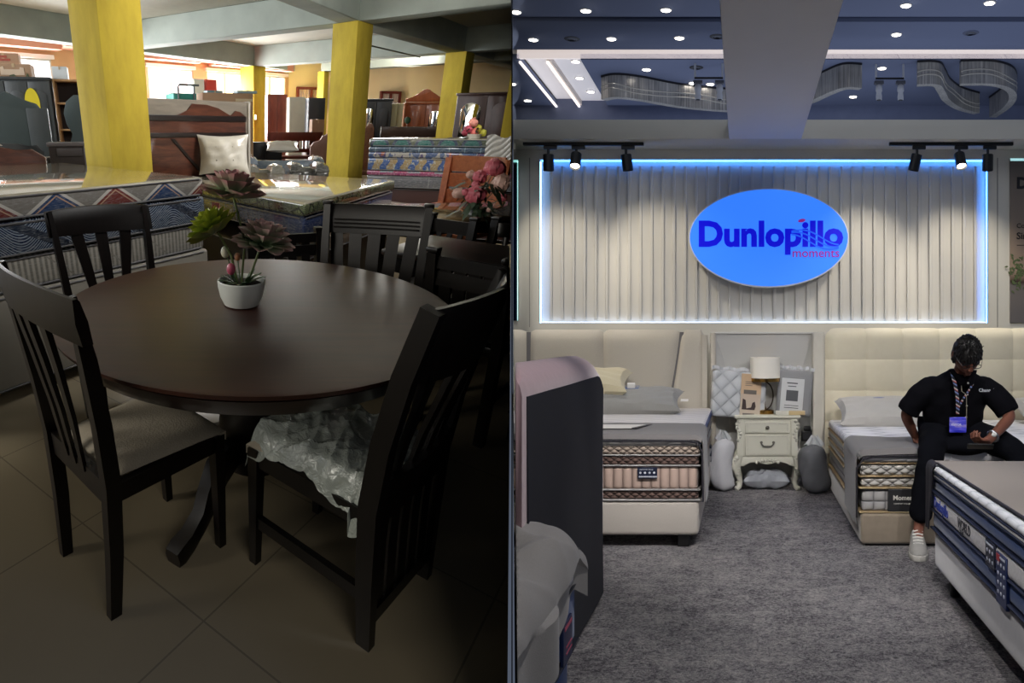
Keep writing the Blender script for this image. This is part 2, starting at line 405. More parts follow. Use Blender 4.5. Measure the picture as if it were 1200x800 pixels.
# ---- beams
def beam(p, q, w=.3, z0=2.6, z1=3.0):
    p, q = Vector(p + (0,)), Vector(q + (0,)); d = (q - p).normalized(); n = Vector((-d.y, d.x, 0)) * (w / 2); m = M()
    pts = [p - n, q - n, q + n, p + n]
    m.hexa([(v.x, v.y, z0) for v in pts], [(v.x, v.y, z1) for v in pts], .008, 1); return m
for p, q, lab in (((-2.6, 2.2), (1.33, 8.13), 'grey concrete beam running from the nearest column to the middle column'),
                  ((1.33, 8.13), (6.4, 14.0), 'grey concrete beam running from the middle column past the third column'),
                  ((1.33, 8.13), (-2.3, 10.55), 'grey concrete beam crossing left from the middle column'),
                  ((1.33, 8.13), (6.6, 4.5), 'grey concrete beam crossing right from the middle column'),
                  ((-5.4, 7.4), (-.07, 13.35), 'grey concrete beam along the window side'),
                  ((3.86, 11.02), (-.07, 13.35), 'grey concrete beam between the third and the far column'),
                  ((3.86, 11.02), (8.6, 8.2), 'grey concrete beam crossing right from the third column'),
                  ((-.07, 13.35), (.85, 14.35), 'short grey beam beyond the far column'),
                  ((1.68, 14.35), (5.6, 11.9), 'grey concrete beam before the cream end wall')):
    struct(SHOP, 'beam', beam(p, q), CONC, lab, 'beam')
m = M(); m.tube([(1.75, 9.6, 2.99), (1.75, 9.6, 2.55)], .012, 6); m.tube([(1.75, 9.6, 2.56), (3.2, 11.35, 2.57)], .012, 6)
solo(SHOP, 'cable', 'thin dark cable looped under the beam right of the middle column', 'cable', m, mat('#3c3c38', .6))

# ------------------------------------------------------------------ round dining table
ESP = wood('#2b1712', '#170c0a', .30, (2, 18, 18), 3, coat=.25, name='espresso_wood')
ESP2 = wood('#150e0c', '#0c0807', .42, (10, 10, 2), 3, coat=.0, name='black_brown_wood', spec=.3)
TOPW = wood('#4a2418', '#371a12', .42, (1.2, 16, 1), 2.2, coat=.0, name='red_brown_table_top')
TC = (-.003, 1.576, 0)
t = thing(SHOP, 'round_dining_table', 'large round dark brown dining table with a pedestal base', 'table', TC)
m = M(); m.lathe([(.0, .722), (.585, .722), (.617, .735), (.622, .748), (.610, .7505), (.0, .7505)], 96, cap=False); obj('table_top', m, TOPW, t)
m = M(); m.lathe([(.0, .668), (.545, .668), (.575, .675), (.59, .70), (.60, .722), (.0, .722)], 96, cap=False); obj('apron', m, ESP, t)
m = M(); m.lathe([(.07, .66), (.13, .655), (.12, .60), (.085, .56), (.07, .50), (.095, .42), (.125, .36), (.13, .30), (.10, .25), (.12, .22), (.12, .16), (.05, .13)], 32); obj('pedestal', m, ESP2, t)
for k in range(3):
    a = R(234 + 120 * k); d = Vector((math.cos(a), math.sin(a), 0)); sd = Vector((-d.y, d.x, 0)); m = M()
    prof = [(.06, .24, .10, .05), (.12, .26, .10, .05), (.17, .22, .095, .048), (.21, .15, .08, .046), (.245, .09, .07, .046), (.29, .05, .065, .05), (.325, .037, .07, .055), (.345, .03, .055, .05)]
    rings = []
    for r, z, h, w in prof:
        r = r * 1.27 if r > .1 else r
        c = d * r + Vector((0, 0, z)); up = Vector((0, 0, 1)) * h / 2 + d * h * .25 * (1 if r < .3 else .2)
        rings.append([c - sd * w / 2 - up, c + sd * w / 2 - up, c + sd * w * .62 , c + sd * w / 2 + up, c - sd * w / 2 + up, c - sd * w * .62])
    lo = min(p.z for q in rings for p in q)
    rings = [[Vector((p.x, p.y, max(p.z, 0))) for p in q] for q in rings]
    m.loft(rings); obj('pedestal_foot', m, ESP2, t)

# ------------------------------------------------------------------ dining chairs
FAB = mat('#a59b8a', .95, var=.04, vs=40, bump=.25, bs=180, name='beige_grey_seat_cloth')
BLK = wood('#120e0d', '#0a0808', .38, (8, 8, 2), 4, coat=.05, name='near_black_wood', spec=.3)
def lerp(a, b, t): return a + (b - a) * t
def post_pts(xb, hs, ht, lean, kick):
    return [(xb - kick, 0), (xb - kick * .35, hs * .5), (xb, hs), (xb - lean * .18, lerp(hs, ht, .35)), (xb - lean * .55, lerp(hs, ht, .7)), (xb - lean, ht)]
def post_x(pts, z):
    for (x0, z0), (x1, z1) in zip(pts, pts[1:]):
        if z <= z1: return lerp(x0, x1, (z - z0) / (z1 - z0))
    return pts[-1][0]
def dining_chair(kind, name, label, loc, rz, d, wb, wf, ht, group='dining chairs'):
    t = thing(SHOP, name, label, 'chair', loc, rz, group)
    hs = .45; lean = .10; kick = .03
    pw, pd = (.032, .042) if kind in ('slim', 'flare') else (.036, .05)
    if kind == 'panel': kick = .02; lean = .09
    if kind == 'slim': lean = .045
    xb = -d / 2 + (kick if kind != 'panel' else .01)
    P = post_pts(xb, hs, ht, lean, kick)
    wt = wb + (.10 if kind == 'slim' else .07 if kind == 'flare' else .06 if kind == 'wide' else .05)   # the back widens upwards
    def py(z): return lerp(wb / 2, wt / 2, max(0, min(1, z / ht)))
    mt = ESP2 if kind != 'panel' else BLK
    for s in (-1, 1):
        m = M(); m.bars([(x, s * (py(z)), z) for x, z in P], (0, 1, 0), pw, pd, [.8, .95, 1, .95, .9, .8] if kind in ('wide', 'panel') else [.8, .95, 1, .95, .85, .5]); obj('back_post', m, mt, t)
        m = M(); m.bars([(d / 2, s * wf / 2, 0), (d / 2 - .004, s * wf / 2, hs - .06), (d / 2 - .004, s * wf / 2, hs - .02)], (0, 1, 0), .036, .036, [.72, 1, 1]); obj('front_leg', m, mt, t)
    # seat frame
    m = M()
    m.box(d / 2 - .02, d / 2 + .012, -wf / 2, wf / 2, hs - .075, hs - .02); m.box(xb - .012, xb + .014, -wb / 2, wb / 2, hs - .075, hs + .0)
    for s in (-1, 1): m.hexa([(xb, s * (wb / 2) - .012, hs - .075), (d / 2, s * wf / 2 - .012, hs - .075), (d / 2, s * wf / 2 + .012, hs - .075), (xb, s * wb / 2 + .012, hs - .075)],
                             [(xb, s * (wb / 2) - .012, hs - .02), (d / 2, s * wf / 2 - .012, hs - .02), (d / 2, s * wf / 2 + .012, hs - .02), (xb, s * wb / 2 + .012, hs - .02)])
    obj('seat_frame', m, mt, t)
    # upholstered seat
    m = M(); N = 14
    def seat(u, v):
        x = lerp(xb + .018, d / 2 + .02, u); y = (v - .5) * lerp(wb - .02 if kind != 'panel' else wb - .03, wf + .035, u)
        e = (1 - abs(2 * u - 1) ** 4) * (1 - abs(2 * v - 1) ** 4)
        return (x, y, hs - .012 + .038 * e ** .45)
    m.sheet(seat, N, N, .03); obj('seat', m, FAB, t)
    # back
    cz = {'slim': .105, 'flare': .10, 'wide': .115, 'panel': .17}[kind]
    crest0 = ht - cz; bow = {'slim': .035, 'flare': .03, 'wide': .012, 'panel': .05}[kind]
    m = M(); W = wt / 2 + (.022 if kind in ('slim', 'flare') else -.006); n = 16
    def crest_pt(y, z, off): 
        q = y / W
        return (post_x(P, min(z, ht)) - bow * (1 - q * q) + off, y, z)
    rings = []
    for i in range(n + 1):
        y = lerp(-W, W, i / n); q = y / W; arch = .012 * (1 - q * q) if kind != 'wide' else 0
        low = crest0 + (.018 * (1 - q * q) if kind == 'slim' else 0)
        top = ht + arch + (.005 if kind == 'wide' else 0); th = .012
        a = crest_pt(y, low, th); b = crest_pt(y, top, th); c = crest_pt(y, top, -th); e = crest_pt(y, low, -th)
        mid = crest_pt(y, (low + top) / 2, th + .002); mid2 = crest_pt(y, (low + top) / 2, -th - .002)
        rings.append([a, mid, (b[0] - .003, b[1], b[2] - .006), (b[0] - .008, b[1], b[2]), (c[0] + .006, c[1], c[2]), mid2, e])
    m.loft(rings); obj('crest_rail', m, mt, t)
    if kind == 'wide':
        for k in range(3):
            m = M(); z = crest0 + .025 + k * .016
            m.bars([(crest_pt(y, z, .016)[0], y, z) for y in (-W + .03, -W * .5, 0, W * .5, W - .03)], (0, 0, 1), .006, .008); obj('groove_moulding', m, mt, t)
        for s in (-1, 1):
            m = M(); m.box(-.02, .02, -.021, .021, 0, .022, .005); 
            m.bm.verts.ensure_lookup_table()
            for v in m.bm.verts: v.co += Vector((P[-1][0], s * py(ht), ht - .004))
            obj('post_cap', m, mt, t)
    lowz = hs + .05 if kind in ('slim', 'flare') else hs + .10
    ns = {'slim': 3, 'flare': 3, 'wide': 5, 'panel': 4}[kind]
    if kind in ('wide', 'panel'):
        lr = .12 if kind == 'panel' else 0
        m = M(); z = hs + .06; m.bars([(post_x(P, z) - bow * .6 * (1 - (y / .2) ** 2), y, z) for y in [lerp(-py(z), py(z), i / 8) for i in range(9)]], (0, 0, 1), .045, .022); obj('back_rail', m, mt, t)
    for i in range(ns):
        q = (i - (ns - 1) / 2) / ((ns - 1) / 2); m = M()
        yt = q * wt * (.20 if kind == 'slim' else .27 if kind == 'flare' else .385 if kind == 'wide' else .33)
        yb = q * wb * (.16 if kind == 'slim' else .14 if kind == 'flare' else .36 if kind == 'wide' else .33)
        zs = [hs - .02 if kind in ('slim', 'flare') else hs + .06, lerp(hs, ht, .3), lerp(hs, ht, .6), crest0 + .02]
        w0 = {'slim': .022, 'flare': .024, 'wide': .052, 'panel': .034}[kind]; w1 = {'slim': .034, 'flare': .052, 'wide': .054, 'panel': .046}[kind]
        pts = []
        for z in zs:
            f = (z - zs[0]) / (zs[-1] - zs[0]); y = lerp(yb, yt, f); k2 = bow * (.3 + .7 * f) * (1 - (y / (wt / 2)) ** 2)
            pts.append((post_x(P, z) - k2, y, z))
        m.bars(pts, (0, 1, 0), w1, .014, [w0 / w1, lerp(w0, w1, .4) / w1, lerp(w0, w1, .8) / w1, 1]); obj('back_slat', m, mt, t)
    if kind == 'panel':                      # slatted skirt that closes the back down to the floor rail
        m = M(); m.box(-.011, .011, -wb / 2, wb / 2, .06, .11)
        for v in m.bm.verts: v.co.x += post_x(P, .08)
        obj('floor_rail', m, mt, t)
        for i in range(5):
            y = lerp(-wb * .36, wb * .36, i / 4); m = M(); m.bars([(post_x(P, .10), y, .10), (post_x(P, .3), y, .3), (post_x(P, hs + .05), y, hs + .05)], (0, 1, 0), .044, .012); obj('lower_slat', m, mt, t)
        for s in (-1, 1):
            m = M(); m.bars([(xb, s * (wb / 2 + .004), .17), (d / 2 - .01, s * (wf / 2), .17)], (0, 0, 1), .04, .02); obj('stretcher', m, mt, t)
    return t
dining_chair('slim', 'dining_chair', 'dark wooden dining chair with bare beige seat at the near left of the round table', (-.365, 1.291, 0), R(42.9), .39, .315, .31, .955, 'chairs round the round table')
dining_chair('flare', 'dining_chair', 'dark dining chair with three flared slats in front of the zigzag mattress', (-.555, 2.04, 0), R(-60), .36, .33, .34, .955, 'chairs round the round table')
dining_chair('wide', 'dining_chair', 'dark dining chair with wide flat slats and grooved top rail behind the round table', (.455, 2.03, 0), R(254), .38, .37, .37, .962, 'chairs round the round table')
chB = dining_chair('panel', 'dining_chair', 'tall black dining chair with plastic covered seat at the near right of the round table', (.253, 1.216, 0), R(136), .40, .325, .32, .965, 'chairs round the round table')
# crumpled plastic bag pulled over the seat
def crumple(x, y):
    r = lambda t: 1 - abs(math.sin(t))            # sharp creases
    return .006 * math.sin(21 * x + 3 * math.sin(17 * y)) + .009 * r(19 * x - 8 * y + 1.5 * math.sin(23 * y)) ** 3 + .008 * r(15 * y + 13 * x + 2 * math.sin(16 * x)) ** 3 + .005 * r(41 * y - 17 * x + 2 * math.sin(30 * x)) ** 2 + .004 * r(47 * x + 33 * y) ** 2 - .006
def bag(u, v):
    x = lerp(-.185, .235, u); y = (v - .5) * .36
    a, b = abs(2 * u - 1), abs(2 * v - 1)
    e = max(a if u > .5 else a * .8, b)
    z = .485 + .028 * (1 - a ** 3) * (1 - b ** 3) + crumple(x * 1.0, y * 1.0) * 1.2
    if u > .88: z -= (u - .88) / .12 * .05; x = .215 + (u - .88) / .12 * .010
    if v < .08: z -= (.08 - v) / .08 * .05
    if v > .86: q = (v - .86) / .14; z -= q * (.055 + .018 * math.sin(9 * u) + (.07 if u < .12 else 0) * q); y = .1296 + .05 * q ** .5 + .004 * math.sin(25 * u)
    return (x, y, z)
g = G('crumpled_clear_plastic'); g.bump(g.noise(26, 4, .6, dist=1.5), .5, .02)
PLAST = g.fin(g.mix(g.noise(9, 4, .6), '#8d938c', '#b9c0b8'), .2, spec=.9)
m = M(); m.sheet(bag, 90, 80, .002)
solo(SHOP, 'plastic_seat_cover', 'crumpled clear plastic bag over the seat of the near right chair', 'plastic cover', m, PLAST, loc=(.253, 1.216, 0), rz=R(136))

# ------------------------------------------------------------------ pot of artificial succulents
POTW = mat('#dfe3de', .35, var=.02, name='white_pot_glaze', spec=.5)
t = thing(SHOP, 'potted_succulents', 'small round white pot of artificial succulents on the round table', 'plant', (-.046, 1.563, .7512))
m = M(); m.lathe([(.0, 0), (.046, 0), (.056, .004), (.068, .03), (.0745, .062), (.076, .080), (.0735, .083), (.070, .080), (.068, .066), (.0, .062)], 40, cap=False); obj('pot', m, POTW, t)
m = M(); m.lathe([(0, .064), (.0675, .066), (.055, .072), (0, .074)], 24, cap=False); obj('soil', m, mat('#2c241c', .95), t)
def two(name, c1, c2, r=.5):
    g = G(name); x, y, z = g.xyz(); return g, x, y, z
def petal_mat(name, base, tip, rough=.45):
    g = G(name); n = g.nt.nodes.new('ShaderNodeAttribute'); n.attribute_name = 'tip'
    return g.fin(g.mix(g.m('POWER', n.outputs['Fac'], 2.4), base, tip), rough, spec=.4)
def rosette(m, c, R0, rows, n0, tilt, cup, wid, rnd, lay):
    bm = m.bm; rot = Matrix.Rotation(tilt[1], 4, tilt[0])
    for k in range(rows):
        f = k / max(1, rows - 1); L = R0 * (1 - .55 * f); el = lerp(cup[0], cup[1], f); n = max(4, int(n0 * (1 - .35 * f)))
        for i in range(n):
            a = 2 * PI * (i + .5 * (k % 2)) / n + rnd.uniform(-.1, .1); el2 = el + rnd.uniform(-.08, .08)
            dx, dz = math.cos(el2), math.sin(el2); rad = Vector((math.cos(a), math.sin(a), 0)); tn = Vector((-rad.y, rad.x, 0)); up = Vector((0, 0, 1))
            W = L * wid; rows_ = []
            for q in range(6):
                s = q / 5; w = W * (.55, .8, .98, 1.0, .82, .22)[q]; r = .006 + L * s
                lift = .18 * L * s * s
                cpt = rad * (r * dx) + up * (r * dz + lift + .004 * k)
                nrm = (up * dx - rad * dz); edge = nrm * w * .22
                edge = edge * (1 if q < 5 else .3); vv = [bm.verts.new(Vector(c) + rot @ (cpt - tn * w / 2 + edge)), bm.verts.new(Vector(c) + rot @ (cpt)), bm.verts.new(Vector(c) + rot @ (cpt + tn * w / 2 + edge)), bm.verts.new(Vector(c) + rot @ (cpt - nrm * (.0035 if q < 5 else .0005)))]
                for x in vv: x[lay] = s
                rows_.append(vv)
            for q in range(5):
                A, B = rows_[q], rows_[q + 1]
                for f4 in ((A[0], A[1], B[1], B[0]), (A[1], A[2], B[2], B[1]), (A[2], A[3], B[3], B[2]), (A[3], A[0], B[0], B[3])):
                    fc = bm.faces.new(f4); fc.material_index = m.mi
            A = rows_[5]; bm.faces.new((A[0], A[1], A[2], A[3]))
rnd = random.Random(3)
def flower(name, c, R0, rows, n0, tilt, cup, wid, mt, t, stem):
    m = M(); lay = m.bm.verts.layers.float.new('tip'); rosette(m, c, R0, rows, n0, tilt, cup, wid, rnd, lay)
    f = obj(name, m, mt, t, recalc=True)
    m = M(); m.tube(stem, .0035, 6); obj('stem', m, mat('#5c6a3c', .6), f)
STG = petal_mat('pink_tipped_petal', '#8fac84', '#d08c92'); YGR = petal_mat('yellow_green_petal', '#6a8636', '#b4ba3c'); DPK = petal_mat('dusky_pink_petal', '#93ac86', '#dcaeb0')
flower('flower_head', (-.025, .0, .335),   .095, 5, 10, ((0, 1, 0), .12), (.0, 1.3), .80, STG, t, [(.0, 0, .07), (.012, .005, .2), (-.02, 0, .33)])
flower('flower_head', (-.080, -.02, .235), .082, 6, 11, ((.3, 1, 0), -.55), (-.05, 1.25), .62, YGR, t, [(-.012, 0, .07), (-.03, -.01, .16), (-.068, -.015, .232)])
flower('flower_head', (.066, -.01, .195), .094, 5, 11, ((0, 1, 0), .18), (-.15, 1.25), .75, DPK, t, [(.018, -.01, .07), (.04, -.01, .13), (.06, -.01, .19)])
GRN = mat('#3f5838', .5, var=.15)
for c, r, col in (((-.03, -.035, .125), .014, '#b8506a'), ((-.05, .02, .165), .014, '#c9c8b0'), ((-.012, .02, .15), .010, '#a9704c')):
    m = M(); m.ell(c, (r, r, r * 1.35), 10, 8); b = obj('bud', m, mat(col, .5), t)
    m = M(); m.tube([(c[0] * .3, c[1] * .4, .07), c], .002, 5); obj('stem', m, GRN, b)
for k in range(16):
    a = rnd.uniform(0, 6.28); L = rnd.uniform(.045, .075); el = rnd.uniform(.5, 1.2); m = M()
    d = Vector((math.cos(a) * math.cos(el), math.sin(a) * math.cos(el), math.sin(el))); sd = Vector((-math.sin(a), math.cos(a), 0)); o0 = Vector((math.cos(a) * .02, math.sin(a) * .02, .07))
    m.sheet(lambda u, v: o0 + d * (L * u) + sd * ((v - .5) * .016 * math.sin(PI * min(1, .12 + .85 * u))) + Vector((0, 0, -.02 * u * u)), 5, 2, .0015); obj('leaf', m, GRN, t)

# ------------------------------------------------------------------ mattress materials (x along the side, z up from the thing's base)
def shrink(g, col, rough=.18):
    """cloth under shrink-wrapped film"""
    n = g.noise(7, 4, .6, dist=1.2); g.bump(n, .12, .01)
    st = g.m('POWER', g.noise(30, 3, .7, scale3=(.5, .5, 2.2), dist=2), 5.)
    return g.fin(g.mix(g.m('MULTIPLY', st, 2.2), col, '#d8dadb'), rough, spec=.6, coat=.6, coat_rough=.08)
def zigzag():
    g = G('zigzag_mattress_cloth'); x, y, z = g.xyz(); p = .34
    u = g.m('DIVIDE', g.m('ADD', x, .16), p); tri = g.m('SUBTRACT', 1., g.m('ABSOLUTE', g.m('SUBTRACT', g.m('MULTIPLY', g.m('FRACT', u), 2.), 1.)))
    d = g.m('SUBTRACT', tri, g.m('DIVIDE', g.m('SUBTRACT', z, .005), .108))       # >0 inside the triangles
    odd = g.m('GREATER_THAN', g.m('FRACT', g.m('DIVIDE', u, 2.)), .5)
    tc = g.mix(odd, '#7d2f28', '#22406e')
    band = g.m('LESS_THAN', g.m('ABSOLUTE', g.m('SUBTRACT', d, .22)), .035)
    c = g.mix(g.m('GREATER_THAN', d, .06), '#d9d4cc', g.mix(band, tc, '#c8a184')); c = g.mix(g.m('GREATER_THAN', d, -.10), '#8a857e', c)
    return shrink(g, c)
def waves():
    g = G('navy_wave_mattress_cloth'); x, y, z = g.xyz()
    v = g.comb(x, g.m('ADD', g.m('MULTIPLY', z, 3.0), g.m('MULTIPLY', g.m('SINE', g.m('MULTIPLY', x, 17.)), .16)), 0.)
    w = g.wave(8., 2.2, 1, 1.3, 'Y', v)
    big = g.m('GREATER_THAN', g.m('SINE', g.m('ADD', g.m('MULTIPLY', x, 13.), g.m('MULTIPLY', z, 26.))), .82)
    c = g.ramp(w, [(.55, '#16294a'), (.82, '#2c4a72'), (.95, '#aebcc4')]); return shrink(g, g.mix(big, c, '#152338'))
def ribbed():
    g = G('ribbed_grey_mattress_cloth'); x, y, z = g.xyz()
    s_ = g.m('SINE', g.m('MULTIPLY', x, 230.)); dg = g.m('LESS_THAN', g.m('ABSOLUTE', g.m('SUBTRACT', g.m('FRACT', g.m('MULTIPLY', g.m('ADD', x, g.m('MULTIPLY', z, 1.2)), 3.2)), .5)), .02)
    c = g.ramp(g.m('ADD', g.m('MULTIPLY', s_, .5), .5), [(.2, '#77736a'), (.8, '#b4afa3')]); return shrink(g, g.mix(dg, c, '#8b867c'), .3)
def leafy():
    g = G('green_leaf_mattress_cloth'); x, y, z = g.xyz()
    d = g.vor(11, 'Distance'); e = g.vor(11, 'Distance', feat='DISTANCE_TO_EDGE'); s_ = g.m('SINE', g.m('MULTIPLY', d, 70.))
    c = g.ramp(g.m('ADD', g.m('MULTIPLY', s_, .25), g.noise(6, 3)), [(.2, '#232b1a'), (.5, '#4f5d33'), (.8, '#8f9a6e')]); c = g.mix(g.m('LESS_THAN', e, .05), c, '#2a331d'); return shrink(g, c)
def grid_cloth(name, a, b, px, pz, w=.03, c3=None):
    g = G(name); x, y, z = g.xyz()
    f = lambda v, p: g.m('LESS_THAN', g.m('ABSOLUTE', g.m('SUBTRACT', g.m('FRACT', g.m('DIVIDE', v, p)), .5)), w)
    return shrink(g, g.mix(g.m('MAXIMUM', f(x, px), f(z, pz)), a, b))
def arches():
    g = G('teal_arch_mattress_cloth'); x, y, z = g.xyz(); p = .26
    u = g.m('SUBTRACT', g.m('FRACT', g.m('DIVIDE', x, p)), .5); r = g.m('SQRT', g.m('ADD', g.m('POWER', g.m('MULTIPLY', u, p), 2.), g.m('POWER', g.m('SUBTRACT', z, .0), 2.)))
    c = g.mix(g.m('LESS_THAN', r, .085), '#22304a', '#1d5a54'); c = g.mix(g.m('GREATER_THAN', r, .115), c, '#3e472f'); return shrink(g, c)
def birds():
    g = G('blue_bird_print_mattress_cloth'); x, y, z = g.xyz(); p = .17
    u = g.m('FRACT', g.m('DIVIDE', g.m('ADD', x, g.m('MULTIPLY', g.m('SINE', g.m('MULTIPLY', z, 40.)), .02)), p)); n = g.noise(26, 2)
    c = g.mix(g.m('LESS_THAN', g.m('ADD', u, g.m('MULTIPLY', n, .3)), .62), '#8d7850', '#1e4580'); c = g.mix(g.m('GREATER_THAN', n, .6), c, '#9c9c90'); return shrink(g, c)
def pinks():
    g = G('pink_patchwork_mattress_cloth'); x, y, z = g.xyz()
    u = g.m('FLOOR', g.m('DIVIDE', x, .16)); c = g.mix(g.m('GREATER_THAN', g.m('FRACT', g.m('MULTIPLY', u, .5)), .25), '#93365c', '#67757c'); c = g.mix(g.m('LESS_THAN', z, .035), c, '#85295a')
    c = g.mix(g.m('GREATER_THAN', g.noise(55, 2), .58), c, '#a8748a'); return shrink(g, c)
def floral():
    g = G('mixed_floral_mattress_cloth'); n = g.noise(9, 2, scale3=(1, 1, .5))
    return shrink(g, g.ramp(n, [(.3, '#2a426c'), (.45, '#8f8c86'), (.55, '#41355f'), (.66, '#8a4834'), (.8, '#957e72')], 'CONSTANT'))
FILM = G('glossy_film_top'); _n = FILM.noise(3.5, 4, .55, dist=1.5); FILM.bump(_n, .04, .02)
FILMT = FILM.fin(FILM.mix(FILM.noise(20, 3), '#a7a18f', '#b8b2a0'), .10, spec=.7, coat=.8, coat_rough=.05)
def slab(name, label, quad, z0, z1, side, top=None, group=None, extra=None):
    """mattress on the four floor corners quad (front-left, front-right, back-right, back-left); local x runs along the front"""
    q = [Vector(p + (0,)) for p in quad]; o = q[0]; ex = (q[1] - q[0]); a = math.atan2(ex.y, ex.x)
    inv = Matrix.Rotation(-a, 3, 'Z'); l = [inv @ (p - o) for p in q]
    t = thing(SHOP, name, label, 'mattress' if 'mattress' in name else 'bed', (o.x, o.y, z0), a, group)
    m = M(); m.hexa([(p.x, p.y, 0) for p in l], [(p.x, p.y, z1 - z0) for p in l], min(.025, (z1 - z0) * .25), 3)
    mats = [side]
    if top:
        mats.append(top); m.bm.normal_update()
        for f in m.bm.faces:
            if f.normal.z > .6 and f.calc_center_median().z > (z1 - z0) * .8: f.material_index = 1
    obj('cover', m, mats, t)
    if z1 - z0 > .09:
        pm = M(); h = z1 - z0; ins = .004
        for zz in (.012, h - .012):
            c = [(p.x, p.y, zz) for p in l]; c = c + [c[0]]
            for i in range(4): pm.tube([Vector(c[i]).lerp(Vector(c[i + 1]), .02), Vector(c[i]).lerp(Vector(c[i + 1]), .98)], .005, 5)
        obj('piping', pm, mat('#77777a', .4), t)
    return t
def inset(q, k):
    c = sum((Vector(p) for p in q), Vector((0, 0))) / 4; return [tuple(Vector(p).lerp(c, k)) for p in q]
# stack in front of the nearest column
B1 = [(-1.62, 1.75), (-.321, 3.306), (-1.70, 4.77), (-3.0, 3.21)]
slab('mattress', 'film wrapped mattress with red and blue zigzag sides, topmost of the near left stack', B1, .885, 1.0, zigzag(), FILMT, 'mattresses in the near left stack')
slab('mattress', 'navy wave patterned mattress under the zigzag mattress', inset(B1, -.004), .72, .884, waves(), None, 'mattresses in the near left stack')
mt_ = slab('mattress', 'ribbed grey mattress with a blue corner label, third in the near left stack', inset(B1, .008), .555, .719, ribbed(), None, 'mattresses in the near left stack')
slab('platform_bed', 'pale upholstered base under the near left mattress stack', inset(B1, -.01), .08, .554, mat('#9a958a', .8, var=.05))
m = M(); m.prism([(.16, .02), (.16, .148), (.195, .15), (.31, .125), (.335, .02)], -.006, .0, 'y'); lb = obj('label', m, mat('#1b3e6a', .35), mt_, label='dark blue maker label')
m = M(); m.prism([(.14, .09), (.16, .152), (.197, .158), (.25, .14), (.25, .132), (.2, .145), (.17, .14)], -.0062, -.001, 'y'); obj('red_edge', m, mat('#8a2432', .4), lb)
m = M(); m.text('Bed', .042, .002, .0, TR(.25, -.0075, .065) @ FACE); m.text('Dream', .034, .002, 0, TR(.155, -.0075, .062) @ FACE); obj('lettering', m, mat('#b9c4cc', .4), lb)
# stack behind the pot
B2 = [(-.84, 4.83), (.30, 3.24), (1.25, 4.79), (-.05, 5.72)]
B2 = [(-.80, 4.86), (.30, 3.24), (1.25, 4.79), (-.03, 5.72)]
slab('mattress', 'film wrapped mattress with green leaf print sides behind the potted succulents', B2, .762, .85, leafy(), FILMT, 'mattresses in the stack behind the pot')
slab('mattress', 'dark blue quilted mattress under the green leaf mattress', inset(B2, .01), .62, .761, grid_cloth('blue_check_mattress_cloth', '#233a6c', '#3e5688', .17, .07, .02), None, 'mattresses in the stack behind the pot')
B2b = [(-.1, 4.55), (.44, 3.42), (1.60, 5.05), (.8, 6.0)]
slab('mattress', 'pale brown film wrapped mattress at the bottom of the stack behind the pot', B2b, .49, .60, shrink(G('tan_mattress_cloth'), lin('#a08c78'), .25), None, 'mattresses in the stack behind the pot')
slab('platform_bed', 'dark wooden base under the stack behind the pot', inset(B2, .02), .02, .485, mat('#2b211d', .6))
m = M(); m.box(0, .10, -.006, 0, -.05, .11, .003); rc = thing(SHOP, 'price_card', 'small red and yellow card beside the green leaf mattress corner', 'card', (-.30, 3.62, .70), R(-55)); obj('card', m, mat('#8c2b2c', .5), rc)
m = M(); m.lathe([(.018, 0), (.034, 0), (.034, .004), (.018, .004)], 20); 
for v in m.bm.verts: v.co = Vector((v.co.x + .05, -.008 + v.co.z * .5, v.co.y + .06))
obj('ring_print', m, mat('#d8a93a', .5), rc)
# headboard wrapped in film with a cushion
HB = (-.07, 5.74, .0); a = math.atan2(.84, .87); L = 1.25
WAL = wood('#6a4030', '#3c2420', .35, (2, 20, 12), 2, coat=.3, name='walnut_veneer'); DRK = wood('#2a211f', '#1c1615', .4, (2, 20, 12), 2, name='dark_stripe_veneer')
t = thing(SHOP, 'headboard', 'brown wooden headboard wrapped in clear film behind the zigzag mattress', 'headboard', HB, a)
m = M(); m.box(-L, 0, 0, .05, .3, 1.523, .006); obj('board', m, wood('#8d8478', '#777066', .3, (2, 20, 12), 2, coat=.4, name='film_over_veneer'), t)
m = M(); m.prism([(-L, .8), (-.06, .8), (-.06, 1.39), (-.13, 1.43), (-.2, 1.44), (-.26, 1.39), (-.42, 1.46), (-.56, 1.485), (-.74, 1.49), (-.79, 1.43), (-.9, 1.39), (-1.1, 1.37), (-1.25, 1.33)], -.012, .0, 'y', .003); obj('veneer_panel', m, WAL, t)
for z0, z1 in ((1.34, 1.39), (1.20, 1.24)):
    m = M(); m.box(-L, -.06, -.022, -.01, z0, z1, .004); obj('dark_stripe', m, DRK, t)
m = M(); m.box(-.62, -.5, -.02, -.01, .8, 1.19, .003); obj('dark_stripe', m, DRK, t)
m = M(); m.prism([(-1.0, 1.19), (-.96, 1.19), (-.60, .84), (-.64, .84)], -.02, -.01, 'y'); obj('dark_stripe', m, DRK, t)
m = M(); m.box(-.025, .004, -.016, .06, .5, 1.53, .005); obj('film_edge', m, mat('#b9b3a8', .25, coat=.5), t)
t = thing(SHOP, 'cushion', 'silvery cushion in clear plastic leaning on the wrapped headboard', 'cushion', (-.31, 5.25, 1.045), rot=RZ(R(12)) @ RX(R(78)))
g = G('silver_cushion_satin'); g.bump(g.noise(14, 3, dist=1), .3, .01); SIL = g.fin(g.mix(g.noise(8, 3), '#b8b2a6', '#dcd8cf'), .28, spec=.6, sheen=.1, coat=.4)
m = M(); m.pillow(.50, .37, .13, 18, .6, 4, .004); obj('cover', m, SIL, t)
for x in (-.08, .08):
    for y in (-.06, .06):
        m = M(); m.ell((x, y, .055), (.008, .008, .008), 8, 6); obj('button', m, mat('#8d877c', .4), t)
